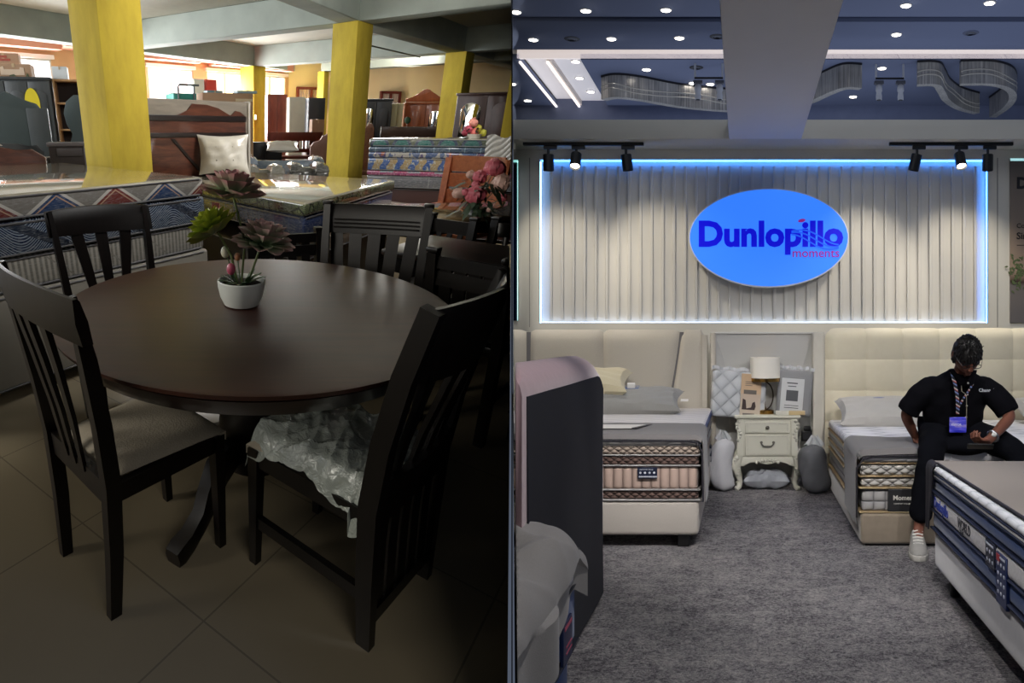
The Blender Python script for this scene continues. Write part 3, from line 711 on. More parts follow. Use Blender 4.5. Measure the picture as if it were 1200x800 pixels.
# tall patterned stack on the right
S0 = Vector((1.44, 6.55)); S1 = Vector((2.47, 6.1)); 
S = [(1.38, 6.7), (3.9, 5.7), (4.6, 7.4), (2.1, 8.4)]
lay_ = [(1.075, 1.168, arches(), FILMT, 'mattress with teal arch print sides, topmost of the right hand stack'), (1.015, 1.074, grid_cloth('blue_stripe_mattress_cloth', '#2c4258', '#6c8694', .17, 5, .03), None, 'thin blue striped mattress under the teal arch mattress'),
        (.952, 1.014, floral(), None, 'mixed floral mattress third from the top of the right hand stack'), (.80, .951, birds(), None, 'blue and gold bird print mattress in the right hand stack'),
        (.745, .799, pinks(), None, 'pink patchwork mattress in the right hand stack'), (.60, .744, grid_cloth('grey_film_mattress_cloth', '#55555a', '#7d7d80', .5, .2, .01), None, 'grey film wrapped mattress lowest in the right hand stack')]
for z0, z1, sm, tm, lab in lay_: slab('mattress', lab, S, z0, z1, sm, tm, 'mattresses in the right hand stack')
slab('platform_bed', 'dark red wooden base under the right hand stack', inset(S, .03), .03, .598, mat('#3a201c', .6))
m = M()
def drape(u, v): 
    return (lerp(0, .75, u), -.012 - .012 * abs(math.sin(30 * u + 12 * v)), .30 - v * .26 + .02 * math.sin(20 * u))
m.sheet(drape, 50, 24, .003); solo(SHOP, 'loose_film', 'loose white plastic film hanging over the right end of the right hand stack', 'plastic film', m, mat('#8f8e8a', .25, var=.15, vs=22, coat=.4, name='white_film'), loc=(2.60, 6.20, .90), rz=R(-21.7))

# ------------------------------------------------------------------ second and third table with their chairs
t = thing(SHOP, 'dining_table', 'second dark dining table with a brown top right of the round table', 'table', (1.02, 2.24, 0), R(-45))
m = M(); m.box(-.42, .9, -.19, .30, .72, .75, .01); obj('table_top', m, wood('#4b3a2f', '#3a2c25', .38, (1.2, 16, 1), 2.2, name='dull_brown_table_top'), t)
m = M(); m.box(-.38, .85, -.15, .26, .64, .72); obj('apron', m, ESP2, t)
for x, y in ((-.30, .05), (.30, -.13)):
    m = M(); m.bars([(x, y, 0), (x, y, .64)], (1, 0, 0), .06, .06, [.7, 1]); obj('leg', m, ESP2, t)
t = thing(SHOP, 'dining_table', 'third table with a glossy pale top below the pink flowers', 'table', (1.45, 3.72, 0), R(8))
GLS = mat('#b59c74', .12, var=.1, vs=2, coat=.6, name='glossy_pale_veneer')
m = M(); m.box(-.52, .55, -.38, .30, .72, .752, .008); obj('table_top', m, GLS, t)
for x, y in ((-.47, -.33), (-.47, .25)):
    m = M(); m.bars([(x, y, 0), (x, y, .72)], (1, 0, 0), .06, .06, [.7, 1]); obj('leg', m, ESP2, t)
m = M(); m.box(-.48, .5, -.34, .26, .64, .72); obj('apron', m, ESP2, t)
def low_chair(label, loc, rz, w, ht, ns, slot=False, hs=.45):
    t = thing(SHOP, 'low_back_chair', label, 'chair', loc, rz, 'chairs round the second table'); d = .38
    for s in (-1, 1):
        m = M(); m.bars([(-d / 2, s * w / 2, 0), (-d / 2, s * w / 2, hs), (-d / 2 - .05, s * w / 2, ht)], (0, 1, 0), .04, .045); obj('back_post', m, BLK, t)
        m = M(); m.box(-.025, .025, -.025, .025, 0, .02, .006)
        for v in m.bm.verts: v.co += Vector((-d / 2 - .05, s * w / 2, ht))
        obj('post_cap', m, BLK, t)
        m = M(); m.bars([(d / 2, s * w / 2, 0), (d / 2, s * w / 2, hs)], (0, 1, 0), .036, .036, [.75, 1]); obj('front_leg', m, BLK, t)
        m = M(); m.bars([(-d / 2, s * w / 2, .2), (d / 2, s * w / 2, .2)], (0, 0, 1), .03, .018); obj('stretcher', m, BLK, t)
    m = M(); m.box(-d / 2, d / 2 + .02, -w / 2 - .01, w / 2 + .01, hs - .05, hs, .012); obj('seat', m, BLK, t)
    m = M(); h = .075 if not slot else .05; m.box(-.012, .012, -w / 2, w / 2, -h, 0)
    for v in m.bm.verts: v.co += Vector((-d / 2 - .045, 0, ht - .012))
    obj('crest_rail', m, BLK, t)
    if slot:
        m = M(); m.box(-.012, .012, -w / 2, w / 2, -.06, 0)
        for v in m.bm.verts: v.co += Vector((-d / 2 - .037, 0, ht - .075))
        obj('back_rail', m, BLK, t)
    m = M(); m.box(-.012, .012, -w / 2, w / 2, hs + .03, hs + .07)
    for v in m.bm.verts: v.co.x -= d / 2 + .008
    obj('lower_rail', m, BLK, t)
    for i in range(ns):
        y = lerp(-w / 2, w / 2, (i + 1) / (ns + 1)); m = M(); m.bars([(-d / 2 - .006, y, hs + .03), (-d / 2 - .045, y, ht - .05)], (0, 1, 0), .05 if slot else .028, .014); obj('back_slat', m, BLK, t)
    return t
low_chair('black slatted chair back half hidden by the green-tipped flower, left of the wide slatted chair', (.22, 2.62, 0), R(-75), .40, .745, 4, True)
low_chair('black chair pushed to the near side of the second table, behind the tall black chair', (1.0, 2.13, 0), R(45), .30, .81, 4, True)
low_chair('black slatted chair on the far left side of the second table', (.95, 2.82, 0), R(222), .26, .80, 3)
low_chair('black slatted chair on the far right side of the second table', (1.27, 2.64, 0), R(222), .30, .80, 3)

# ------------------------------------------------------------------ pink flower bouquet and its vase, wooden chair behind
def peony(m, c, r, n, rnd, lay):
    for k in range(n):
        ph = math.acos(1 - 1.7 * (k + .5) / n); th = k * 2.39996; d = Vector((math.sin(ph) * math.cos(th), math.sin(ph) * math.sin(th), math.cos(ph)))
        up = Vector((0, 0, 1)) if abs(d.z) < .95 else Vector((1, 0, 0)); tn = d.cross(up).normalized(); bt = tn.cross(d)
        rr = r * rnd.uniform(.8, 1.08); w = r * .42; vs = []
        for i in range(4):
            for j in range(4):
                u, v = i / 3 - .5, j / 3 - .5
                p = Vector(c) + d * (rr * (1 - .9 * (u * u + v * v)) + .05 * r * math.sin(9 * u + k)) + tn * (u * w * 2) + bt * (v * w * 2)
                x = m.bm.verts.new(p); x[lay] = .5 + .5 * abs(2 * v) * rnd.uniform(.5, 1); vs.append(x)
        for i in range(3):
            for j in range(3): m.bm.faces.new((vs[i * 4 + j], vs[i * 4 + 4 + j], vs[i * 4 + 5 + j], vs[i * 4 + 1 + j]))
    m.ell(c, (r * .8, r * .8, r * .8), 10, 8)
VL = (1.405, 3.34, .752)
t = thing(SHOP, 'flower_bouquet', 'large bouquet of pink artificial peonies on the glossy third table', 'flowers', VL)
PK1 = petal_mat('rose_pink_petal', '#a83a4c', '#d97a86'); PK2 = petal_mat('pale_pink_petal', '#b98a7c', '#e3c4b6')
for x, y, z, r, mt in ((-.06, -.1, .145, .062, PK1), (.045, -.06, .30, .058, PK1), (-.02, -.03, .245, .045, PK1), (.085, -.10, .215, .058, PK2), (-.14, -.04, .15, .04, PK2), (.11, -.10, .13, .028, PK1), (-.055, -.07, .205, .026, PK1), (-.06, .02, .255, .03, PK2), (-.115, -.08, .16, .025, PK1), (.1, .0, .29, .045, PK1), (.03, -.12, .06, .018, PK2)):
    m = M(); lay = m.bm.verts.layers.float.new('tip'); peony(m, (x, y, z), r, 34, rnd, lay); f = obj('flower_head', m, mt, t, recalc=False)
    m = M(); m.tube([(0, 0, .02), (x * .5, y * .5, z * .6), (x, y, z)], .003, 5); obj('stem', m, GRN, f)
DGRN = mat('#2f4430', .5, var=.2, name='dark_leaf')
m = M()
for k in range(110):
    a = rnd.uniform(0, 6.28); rr = rnd.uniform(.01, .12); b0 = Vector((rr * math.cos(a), rr * math.sin(a) - .03, rnd.uniform(.03, .22))); L = rnd.uniform(.05, .10)
    d = Vector((math.cos(a) * .8, math.sin(a) * .8, rnd.uniform(-.7, .5))).normalized(); sd = d.cross(Vector((0, 0, 1))).normalized()
    m.sheet(lambda u, v: b0 + d * (L * u) + sd * ((v - .5) * .03 * math.sin(PI * min(1, .1 + .88 * u))) + Vector((0, 0, -.03 * u * u)), 4, 2)
obj('foliage', m, DGRN, t, recalc=False)
m = M(); m.lathe([(.0, 0), (.05, 0), (.075, .02), (.06, .06), (.0, .055)], 20, cap=False); obj('bowl', m, mat('#6f736e', .3), t)
OAK = wood('#a86440', '#86492c', .4, (2, 14, 14), 2, coat=.15, name='reddish_teak')
t = thing(SHOP, 'wooden_armchair', 'reddish brown wooden chair with broad back boards behind the pink bouquet', 'chair', (1.76, 4.62, 0), R(-140))
for s in (-1, 1):
    m = M(); m.bars([(-.2, s * .27, 0), (-.2, s * .27, .5), (-.26, s * .27, 1.03)], (0, 1, 0), .06, .05); obj('back_post', m, OAK, t)
    m = M(); m.bars([(.22, s * .27, 0), (.22, s * .27, .6)], (0, 1, 0), .05, .05); obj('front_leg', m, OAK, t)
    m = M(); m.bars([(-.23, s * .27, .62), (.25, s * .27, .62)], (0, 1, 0), .06, .03); obj('armrest', m, OAK, t)
for z0, z1 in ((.60, .76), (.78, .90), (.915, 1.05)):
    m = M(); m.bars([(-.205 - .06 * ((z0 + z1) / 2 - .5) / .53 - .035 * (1 - (y / .25) ** 2), y, (z0 + z1) / 2) for y in (-.25, -.12, 0, .12, .25)], (0, 0, 1), z1 - z0, .022); obj('back_board', m, OAK, t)
m = M(); m.box(-.2, .25, -.26, .26, .40, .45, .012); obj('seat', m, OAK, t)
m = M()
t = thing(SHOP, 'flower_arrangement', 'small pink and yellow flower arrangement far behind, above the right hand stack', 'flowers', (2.50, 6.35, 1.170))
for x, z, r, c in ((-.07, .10, .05, '#b0475a'), (-.02, .17, .055, '#d99080'), (.04, .11, .045, '#b3a83c'), (.0, .07, .05, '#cf6b62'), (.10, .06, .05, '#a9a53a'), (-.10, .06, .04, '#8a2a3c')):
    m = M(); lay = m.bm.verts.layers.float.new('tip'); peony(m, (x, 0, z), r, 20, rnd, lay); obj('flower_head', m, mat(c, .6), t, recalc=False)
m = M()
for k in range(40):
    a = rnd.uniform(0, 6.28); b0 = Vector((rnd.uniform(-.12, .12), rnd.uniform(-.05, .05), rnd.uniform(0, .1))); d = Vector((math.cos(a), math.sin(a), rnd.uniform(-.1, .8))).normalized(); sd = d.cross(Vector((0, 0, 1))).normalized()
    m.sheet(lambda u, v: b0 + d * (.07 * u) + sd * ((v - .5) * .03 * math.sin(PI * min(1, .1 + .88 * u))), 3, 2)
obj('foliage', m, DGRN, t, recalc=False)
m = M(); m.lathe([(0, 0), (.07, 0), (.09, .05), (0, .04)], 18, cap=False); obj('bowl', m, mat('#cfcabd', .3), t)

# ------------------------------------------------------------------ furniture farther back
def cabinet(name, label, loc, rz, w, d, h, col, doors, arch=None, handle=True, group=None, mirror=None, crest=None, rough=.4):
    bmat = col if not isinstance(col, str) else mat(col, rough, var=.05)
    t = thing(SHOP, name, label, 'wardrobe', loc, rz, group)
    m = M(); m.box(0, w, 0, d, .06, h, .008); m.box(.02, w - .02, .02, d, 0, .06); obj('body', m, bmat, t)
    m = M(); m.box(-.02, w + .02, -.03, d, h, h + .04, .008); obj('cornice', m, bmat, t)
    if crest:
        m = M(); m.prism(crest, .0, .04, 'y', .006); obj('carved_crest', m, bmat, t)
    dw = w / doors
    for i in range(doors):
        m = M(); x0, x1 = i * dw + .006, (i + 1) * dw - .006; m.box(x0, x1, -.02, 0, .1, h - .02, .004)
        dr = obj('door', m, bmat, t)
        m = M(); cx = (x0 + x1) / 2; hw = dw * .32; zt = h - .16
        outl = [(cx - hw, .18), (cx + hw, .18), (cx + hw, zt - hw * .5)] + [(cx + hw * math.cos(PI * k / 10), zt - hw * .5 + hw * .8 * math.sin(PI * k / 10)) for k in range(1, 10)] + [(cx - hw, zt - hw * .5)]
        if mirror == i:
            pass
        m.prism(outl, -.028, -.02, 'y', .004); obj('door_panel', m, bmat if mirror != i else MIRR, dr)
        if handle:
            m = M(); m.tube([(x1 - .05 if i % 2 == 0 else x0 + .05, -.028, h * .52), (x1 - .05 if i % 2 == 0 else x0 + .05, -.05, h * .55), (x1 - .05 if i % 2 == 0 else x0 + .05, -.028, h * .58)], .006, 6); obj('handle', m, mat('#9a958c', .3, metal=1), dr)
    return t
MIRR = mat('#e6e6e0', .03, metal=1, var=0, name='mirror_glass')
GREYW = wood('#4d5154', '#3d4144', .45, (6, 6, 1), 3, name='dark_grey_laminate')
t = cabinet('wardrobe', 'large dark grey wardrobe with arched doors below the left window', (-4.05, 7.75, 0), R(12), 1.19, .5, 1.90, GREYW, 4)
m = M(); m.prism([(.93 + .10 * math.cos(k * PI / 12), 1.60 + .20 * math.sin(k * PI / 12)) for k in range(24)], -.034, -.022, 'y')
g = G('yellow_mirror_reflection'); YM = mat('#e2cf3a', .25, var=.03, name='yellow_painted_reflection')  # yellow reflection of the door mirror painted as flat colour
obj('oval_panel', m, YM, t, label='oval door mirror with a bright yellow painted reflection')
t = thing(SHOP, 'headboard', 'dark grey scalloped headboard in front of the grey wardrobe', 'headboard', (-3.6, 6.45, 0), R(12))
SL = mat('#4a5659', .5, var=.05, name='slate_grey_board')
m = M(); m.prism([(0, .6), (1.12, .6), (1.12, 1.42), (1.02, 1.55), (.92, 1.58), (.80, 1.62), (.70, 1.68), (.58, 1.62), (.46, 1.60), (.30, 1.64), (.15, 1.60), (0, 1.5)], 0, .05, 'y', .008); obj('board', m, SL, t)
m = M(); m.box(.9, 1.14, -.01, .06, .3, 1.5, .006); obj('side_panel', m, mat('#43494c', .45), t)
for x in (.08, 1.0):
    m = M(); m.box(x, x + .06, 0, .05, 0, .6); obj('leg', m, SL, t)
t = thing(SHOP, 'bookcase', 'open bookcase with light wooden edges behind the nearest column', 'bookcase', (-2.86, 8.03, 0), R(12))
LW = wood('#c49a6c', '#ab8258', .5, (2, 12, 12), 3, name='light_edging'); DKI = mat('#2e2624', .7)
m = M(); m.box(0, .5, .28, .30, 0, 1.92); obj('back_panel', m, DKI, t)
for x in (0, .48):
    m = M(); m.box(x, x + .025, 0, .28, 0, 1.92, .003); obj('side_panel', m, LW, t)
for z in (.05, .5, .95, 1.25, 1.6, 1.895):
    m = M(); m.box(.02, .48, .01, .28, z, z + .025, .002); obj('shelf', m, LW, t)
t = thing(SHOP, 'vanity_mirror_board', 'curvy dark mirror board beside the bookcase', 'mirror', (-2.47, 6.95, 0), R(12))
m = M(); m.prism([(.1, .6), (.4, .6), (.4, 1.66), (.22, 1.66), (.12, 1.58), (.08, 1.45), (.10, 1.32), (.16, 1.22), (.12, 1.12)], 0, .03, 'y', .005); obj('board', m, SL, t)
m = M(); m.box(.05, .45, -.1, .2, .3, .62, .008); obj('base', m, DKI, t)
t = thing(SHOP, 'nightstand', 'dark grey nightstand beside the nearest column', 'nightstand', (-2.22, 5.85, 0), R(15))
m = M(); m.box(0, .36, 0, .35, .05, 1.10, .006); obj('body', m, DKI, t)
m = M(); m.box(-.015, .375, -.015, .36, 1.10, 1.14, .006); obj('top', m, mat('#5f5a5c', .4), t)
m = M(); m.box(.08, .34, -.012, 0, 1.0, 1.08, .003); obj('drawer', m, mat('#4c484a', .4), t)
t = thing(SHOP, 'low_bed', 'dark bed frame behind the zigzag mattress, left of the nightstand', 'bed', (-2.75, 5.7, 0), R(12))
m = M(); m.prism([(0, .3), (.5, .3), (.5, 1.05), (.44, 1.12), (.36, 1.10), (.26, 1.13), (0, 1.14)], 0, .05, 'y', .006); obj('footboard', m, mat('#2e3236', .45), t)
m = M(); m.box(.0, .5, .03, .5, .9, .98, .005); obj('slat_base', m, mat('#b3aca0', .5), t)
for x in (.02, .42):
    m = M(); m.box(x, x + .05, 0, .05, 0, .3); obj('leg', m, DKI, t)
t = thing(SHOP, 'carved_headboard', 'reddish brown wavy wooden headboard just behind the zigzag mattress at the left edge', 'headboard', (-2.62, 4.95, 0), R(12))
m = M(); m.prism([(0, .5), (.70, .5), (.66, 1.03), (.55, 1.10), (.40, 1.085), (.28, 1.12), (.12, 1.145), (0, 1.14)], 0, .05, 'y', .008); obj('board', m, WAL, t)
m = M(); m.prism([(-.1, 1.13), (.30, 1.13), (.24, 1.165), (.1, 1.18), (-.1, 1.18)], -.01, .06, 'y', .006); obj('padded_edge', m, mat('#b7b0aa', .4), t)
for x in (.05, .6):
    m = M(); m.box(x, x + .05, 0, .05, 0, .5); obj('leg', m, WAL, t)
# cartons on top of the grey wardrobe and bookcase
KR = mat('#b08f74', .85, var=.05, name='kraft_cardboard')
def carton(label, loc, rz, w, d, h, col=None, cat='box', tilt=0, name='carton', pic=None, group='cartons and boxes'):
    t = thing(SHOP, name, label, cat, loc, group=group, rot=RZ(rz) @ RY(tilt)); bm_ = col or KR
    m = M(); m.box(0, w, 0, d, 0, h, .004, 1); obj('body', m, bm_, t)
    m = M(); m.box(w * .46, w * .54, -.003, d + .003, h - .0, h + .003); m.box(w * .46, w * .54, -.004, 0, h * .75, h); obj('tape', m, mat('#c8b08c', .3), t)
    if pic:
        m = M(); m.prism(pic, -.005, 0, 'y'); obj('printed_picture', m, mat('#dcc5ae', .7), t)
    return t
sofa_pic = [(.05, .03), (.05, .12), (.09, .14), (.1, .1), (.3, .1), (.31, .13), (.36, .12), (.36, .03)]
t = carton('brown carton with a printed sofa on top of the grey wardrobe', (-3.60, 8.0, 1.942), R(12), .45, .3, .17, pic=sofa_pic)
m = M(); m.prism([(.15, .015), (.25, .015), (.22, .04), (.17, .03)], -.006, 0, 'y'); m.prism([(.37, .01), (.42, .01), (.395, .06)], -.006, 0, 'y'); obj('green_print', m, mat('#56614a', .7), t)
t = carton('brown carton with red print tilted behind the sofa carton', (-3.86, 8.36, 1.945), R(12), .42, .16, .34, tilt=R(0))
m = M(); m.box(.08, .3, -.006, 0, .24, .27); m.box(.12, .26, -.006, 0, .28, .31); obj('red_print', m, mat('#b0574a', .7), t)
m = M(); m.prism([(.1 + .08 * math.cos(k * PI / 8), .14 + .06 * math.sin(k * PI / 8)) for k in range(16)], -.006, 0, 'y'); obj('printed_picture', m, mat('#e0cbb6', .7), t)
carton('small white carton with red print on top of the bookcase', (-2.85, 8.05, 1.921), R(12), .2, .18, .16, mat('#dbe0e4', .6))
# things seen over the wrapped headboard
t = thing(SHOP, 'bench_seat', 'teal upholstered chair with a grey tubular arm under the windows', 'chair', (-1.55, 10.6, 0), R(30))
m = M(); m.box(0, .52, 0, .4, 1.76, 1.90, .03, 3); obj('seat', m, mat('#3f9a93', .5), t)
m = M(); m.tube([(.1, -.02, 1.6), (.1, -.02, 2.0), (.13, -.02, 2.04), (.52, -.02, 2.04)], .02, 8); m.tube([(.42, -.02, 1.6), (.42, -.02, 2.03)], .02, 8); obj('tube_frame', m, mat('#6a7276', .3, metal=.6), t)
m = M(); m.box(.02, .5, .02, .38, 0, 1.76, .01); obj('base', m, mat('#7f8684', .6), t)
def tallbox(name, label, cat, loc, rz, w, d, h, col, extra=None, group=None):
    t = thing(SHOP, name, label, cat, loc, rz, group); m = M(); m.box(0, w, 0, d, .05, h, .008); obj('body', m, col if not isinstance(col, str) else mat(col, .45, var=.05), t)
    m = M(); m.box(.02, w - .02, .02, d - .02, 0, .05); obj('plinth', m, DKI, t)
    if extra: extra(t, w, d, h)
    return t
def dknob(t, w, d, h):
    m = M(); m.box(.01, w - .01, -.018, 0, h * .55, h - .02, .004); dd = obj('door', m, mat('#d8483c', .4), t); m = M(); m.ell((w * .5, -.03, h * .82), (.018, .018, .018), 8, 6); obj('knob', m, mat('#5a2a20', .4), dd)
def wdoors(n, c, knob=True):
    def f(t, w, d, h):
        for i in range(n):
            m = M(); m.box(i * w / n + .008, (i + 1) * w / n - .008, -.018, 0, .08, h - .015, .004); dd = obj('door', m, mat(c, .4, var=.05), t)
            if knob: m = M(); m.ell(((i + (.85 if i % 2 == 0 else .15)) * w / n, -.028, h * .55), (.012, .012, .012), 8, 6); obj('knob', m, mat('#3a2a22', .4), dd)
    return f
tallbox('cabinet', 'narrow white cabinet in front of the far windows', 'cabinet', (-1.27, 11.6, 0), R(30), .24, .3, 2.22, '#ece5d6', wdoors(1, '#f0eadc', False))
tallbox('cabinet', 'narrow red orange cabinet beside the white cabinet by the windows', 'cabinet', (-1.04, 11.75, 0), R(30), .26, .3, 2.22, '#d8483c', dknob)
carton('grey blue box on the furniture beyond the wrapped headboard', (-.81, 9.45, 1.68), R(20), .27, .25, .19, mat('#7fa0ab', .6))
tallbox('cardboard_wrapped_wardrobe', 'wardrobe wrapped in brown cardboard beyond the wrapped headboard', 'wardrobe', (-.85, 9.0, 0), R(20), .86, .4, 1.81, KR, lambda t, w, d, h: obj('tape', M().box(.55, .85, -.004, 0, h - .12, h - .08), mat('#d7c6a8', .25), t))
carton('flattened light blue lid on the cardboard wrapped wardrobe', (-.3, 9.25, 1.815), R(20), .34, .25, .04, mat('#9ab4be', .6))
tallbox('cabinet', 'grey cabinet under the far windows left of the teal chair', 'cabinet', (-2.0, 9.0, 0), R(20), .7, .4, 1.72, '#8c8c86', wdoors(2, '#93938c'))
carton('slim dark blue box at the left end of the grey cabinet', (-1.95, 9.0, 1.725), R(20), .14, .2, .22, mat('#5b6480', .5))
RW = wood('#7d3c2c', '#5f2a20', .4, (4, 4, 1), 3, name='dark_red_laminate')
tallbox('wardrobe', 'dark red wardrobe right of the far yellow column', 'wardrobe', (.25, 12.6, 0), R(10), .46, .3, 1.99, RW, lambda t, w, d, h: [obj('door', M().box(i * w / 2 + .006, (i + 1) * w / 2 - .006, -.018, 0, .08, h - .01, .004), RW, t) for i in range(2)])
tallbox('wardrobe', 'pale grey wardrobe between the dark red and the black wardrobe', 'wardrobe', (.72, 12.3, 0), R(10), .38, .25, 1.92, '#b5b1a2', wdoors(1, '#bcb8a9', False))
tallbox('wardrobe', 'black wardrobe left of the middle column', 'wardrobe', (1.11, 12.0, 0), R(10), .38, .25, 1.89, '#2c2d31', wdoors(1, '#303136', False))
carton('small brown carton in front of the black wardrobe', (1.1, 10.9, 1.17), R(10), .25, .2, .28)
tallbox('low_cabinet', 'dark low cabinet carrying the small brown carton', 'cabinet', (1.0, 10.85, 0), R(10), .5, .35, 1.165, '#3a2c28', wdoors(2, '#423029'))
def bench(name, label, loc, rz, w, h, mt, slots, z0=.45):
    t = thing(SHOP, name, label, 'bench', loc, rz)
    m = M(); m.box(0, w, 0, .05, h - .16, h, .008); obj('back_board', m, mt, t)
    m = M(); m.box(0, w, 0, .05, z0 + .05, z0 + .12, .006); obj('back_rail', m, mt, t)
    for i in range(slots):
        x = (i + 1) * w / (slots + 1); m = M(); m.box(x - .02, x + .02, .01, .04, z0 + .1, h - .14); obj('back_slat', m, mt, t)
    m = M(); m.box(0, w, -.4, .05, z0 - .05, z0, .01); obj('seat', m, mt, t)
    for x in (.03, w - .03):
        m = M(); m.box(x - .03, x + .03, 0, .05, 0, h); obj('post', m, mt, t); m = M(); m.box(x - .03, x + .03, -.4, -.34, 0, z0); obj('front_leg', m, mt, t)
    return t
bench('slatted_bench', 'dark red wooden bench with a slatted back left of the middle column', (.22, 10.6, 0), R(10), 1.1, 1.22, RW, 8, .8)
t = thing(SHOP, 'carved_settee', 'pale pink carved wooden seat beside the middle column', 'seat', (.97, 9.75, 0), R(10))
PKW = mat('#b08a80', .6, var=.1)
m = M(); m.prism([(0, .6), (.36, .6), (.36, 1.18), (.30, 1.20), (.26, 1.16), (.22, 1.17), (.18, 1.08), (.06, 1.06), (.0, .98)], 0, .05, 'y', .008); obj('carved_back', m, PKW, t)
m = M(); m.box(0, .36, -.35, .05, .5, .6, .015); obj('seat', m, PKW, t)
for x in (.02, .3):
    m = M(); m.box(x, x + .05, -.3, .03, 0, .5, .006); obj('leg', m, PKW, t)
def sofa(label, loc, rz, w, d, h, col, seed):
    t = thing(SHOP, 'wrapped_sofa', label, 'sofa', loc, rz, 'film wrapped sofas'); g = G('film_wrapped_upholstery'); c = g.mix(g.noise(8, 4), col, col); mm = shrink(g, c, .2)
    m = M(); m.box(0, w, 0, d, .08, h * .55, .05, 3); obj('seat_base', m, mm, t)
    m = M(); m.pillow(w * .98, .42, .24, 14, .35, seed, .006, TR(w / 2, d * .8, h * .62) @ RX(R(80))); obj('backrest', m, mm, t)
    for x in (.07, w - .07):
        m = M(); m.pillow(.2, d * 1.0, .2, 12, .35, seed + 1, .006, TR(x, d / 2, h * .78)); m.box(x - .09, x + .09, .02, d - .02, .08, h * .78, .04, 3); obj('armrest', m, mm, t)
    for x in (.1, w - .1):
        for y in (.1, d - .1): m = M(); m.lathe([(.02, 0), (.03, .09)], 10, (x, y, 0)); obj('foot', m, DKI, t)
    return t
sofa('dark grey film wrapped sofa beyond the green leaf mattress, left one', (-.10, 6.75, 0), R(8), .46, .5, .96, '#6c6a60', 3)
sofa('dark film wrapped sofa with brown cushion beside the middle column', (.47, 6.95, 0), R(8), .48, .5, .98, '#3b3a36', 8)
sofa('blue grey film wrapped sofa behind the two dark wrapped sofas', (-.12, 8.45, 0), R(6), 1.2, .6, .99, '#6f7f92', 5)
t = thing(SHOP, 'wrapped_cushion', 'grey film wrapped cushion on the blue grey sofa', 'cushion', (.45, 9.35, 1.0), rot=RX(R(25)))
m = M(); m.pillow(.56, .3, .14, 12, .5, 9, .006); obj('cover', m, mat('#b9b3a8', .25, coat=.5), t)
tallbox('low_cabinet', 'low dark cabinet behind the blue grey sofa', 'cabinet', (-.14, 9.7, 0), R(10), .62, .4, 1.06, '#25262a', wdoors(2, '#2a2b30'))
# right of the middle column
t = cabinet('wardrobe', 'black wardrobe with an arched mirror right of the middle column', (2.15, 11.5, 0), R(-5), .62, .5, 1.80, '#26272b', 2, mirror=0)
tallbox('cabinet', 'cream panelled cabinet between the black and the orange brown wardrobe', 'cabinet', (2.83, 11.75, 0), R(-5), .25, .3, 1.77, '#d3c9a4', wdoors(2, '#dad0ac'))
OR = wood('#b0623f', '#96502f', .35, (6, 6, 1), 3, coat=.2, name='orange_brown_wood')
cr = [(x * 1.09, z + .055) for x, z in [(.0, 1.74), (.74, 1.74), (.74, 1.82), (.62, 1.83), (.56, 1.88), (.48, 1.92), (.43, 1.97), (.37, 1.99), (.31, 1.97), (.26, 1.92), (.18, 1.88), (.12, 1.83), (0, 1.80)]]
t = cabinet('wardrobe', 'orange brown carved wardrobe with a crested top and arched mirror', (3.13, 11.8, 0), R(-8), .84, .4, 1.75, OR, 2, mirror=1, crest=cr)
bench('slotted_bench', 'dark brown bench with a slotted back above the right hand mattress stack', (2.03, 9.0, 0), R(-5), .88, 1.31, wood('#4b372e', '#35261f', .35, (2, 12, 12), 3, coat=.2, name='dark_brown_wood'), 9, .9)
t = thing(SHOP, 'carved_settee', 'brown carved seat between the middle column and the slotted bench', 'seat', (1.76, 9.85, 0), R(-5))
CW = wood('#7c5138', '#5a3826', .45, (6, 6, 6), 4, name='carved_brown_wood')
m = M(); m.prism([(0, .6), (.34, .6), (.34, 1.28), (.30, 1.36), (.24, 1.37), (.19, 1.28), (.12, 1.2), (0, 1.12)], 0, .06, 'y', .01); obj('carved_back', m, CW, t)
m = M(); m.box(0, .34, -.35, .05, .52, .6, .015); obj('seat', m, CW, t)
for x in (.02, .27):
    m = M(); m.box(x, x + .05, -.3, .03, 0, .52, .006); obj('leg', m, CW, t)
t = thing(SHOP, 'topiary', 'tiny green ball topiary in front of the cream cabinet', 'plant', (2.54, 9.35, 1.17))
m = M(); m.lathe([(0, 0), (.04, 0), (.05, .08), (0, .07)], 14, cap=False); obj('pot', m, WHITE, t); m = M(); m.tube([(0, 0, .06), (0, 0, .2)], .006, 6); obj('stem', m, CW, t); m = M(); m.ell((0, 0, .24), (.055, .055, .055), 12, 8); obj('foliage', m, mat('#2c4a2e', .8, var=.2, vs=60, bump=.8, bs=60), t)
tallbox('low_cabinet', 'low cabinet carrying the tiny topiary', 'cabinet', (2.2, 9.3, 0), R(-5), .7, .3, 1.168, '#3b2c27', wdoors(2, '#423029'))
t = cabinet('wardrobe', 'dark brown louvred wardrobe with a mirror door behind the flower arrangement', (3.45, 9.7, 0), R(-25), .98, .5, 1.80, wood('#553f3c', '#43302e', .4, (6, 6, 1), 3, name='dark_mauve_wood'), 2, mirror=0)

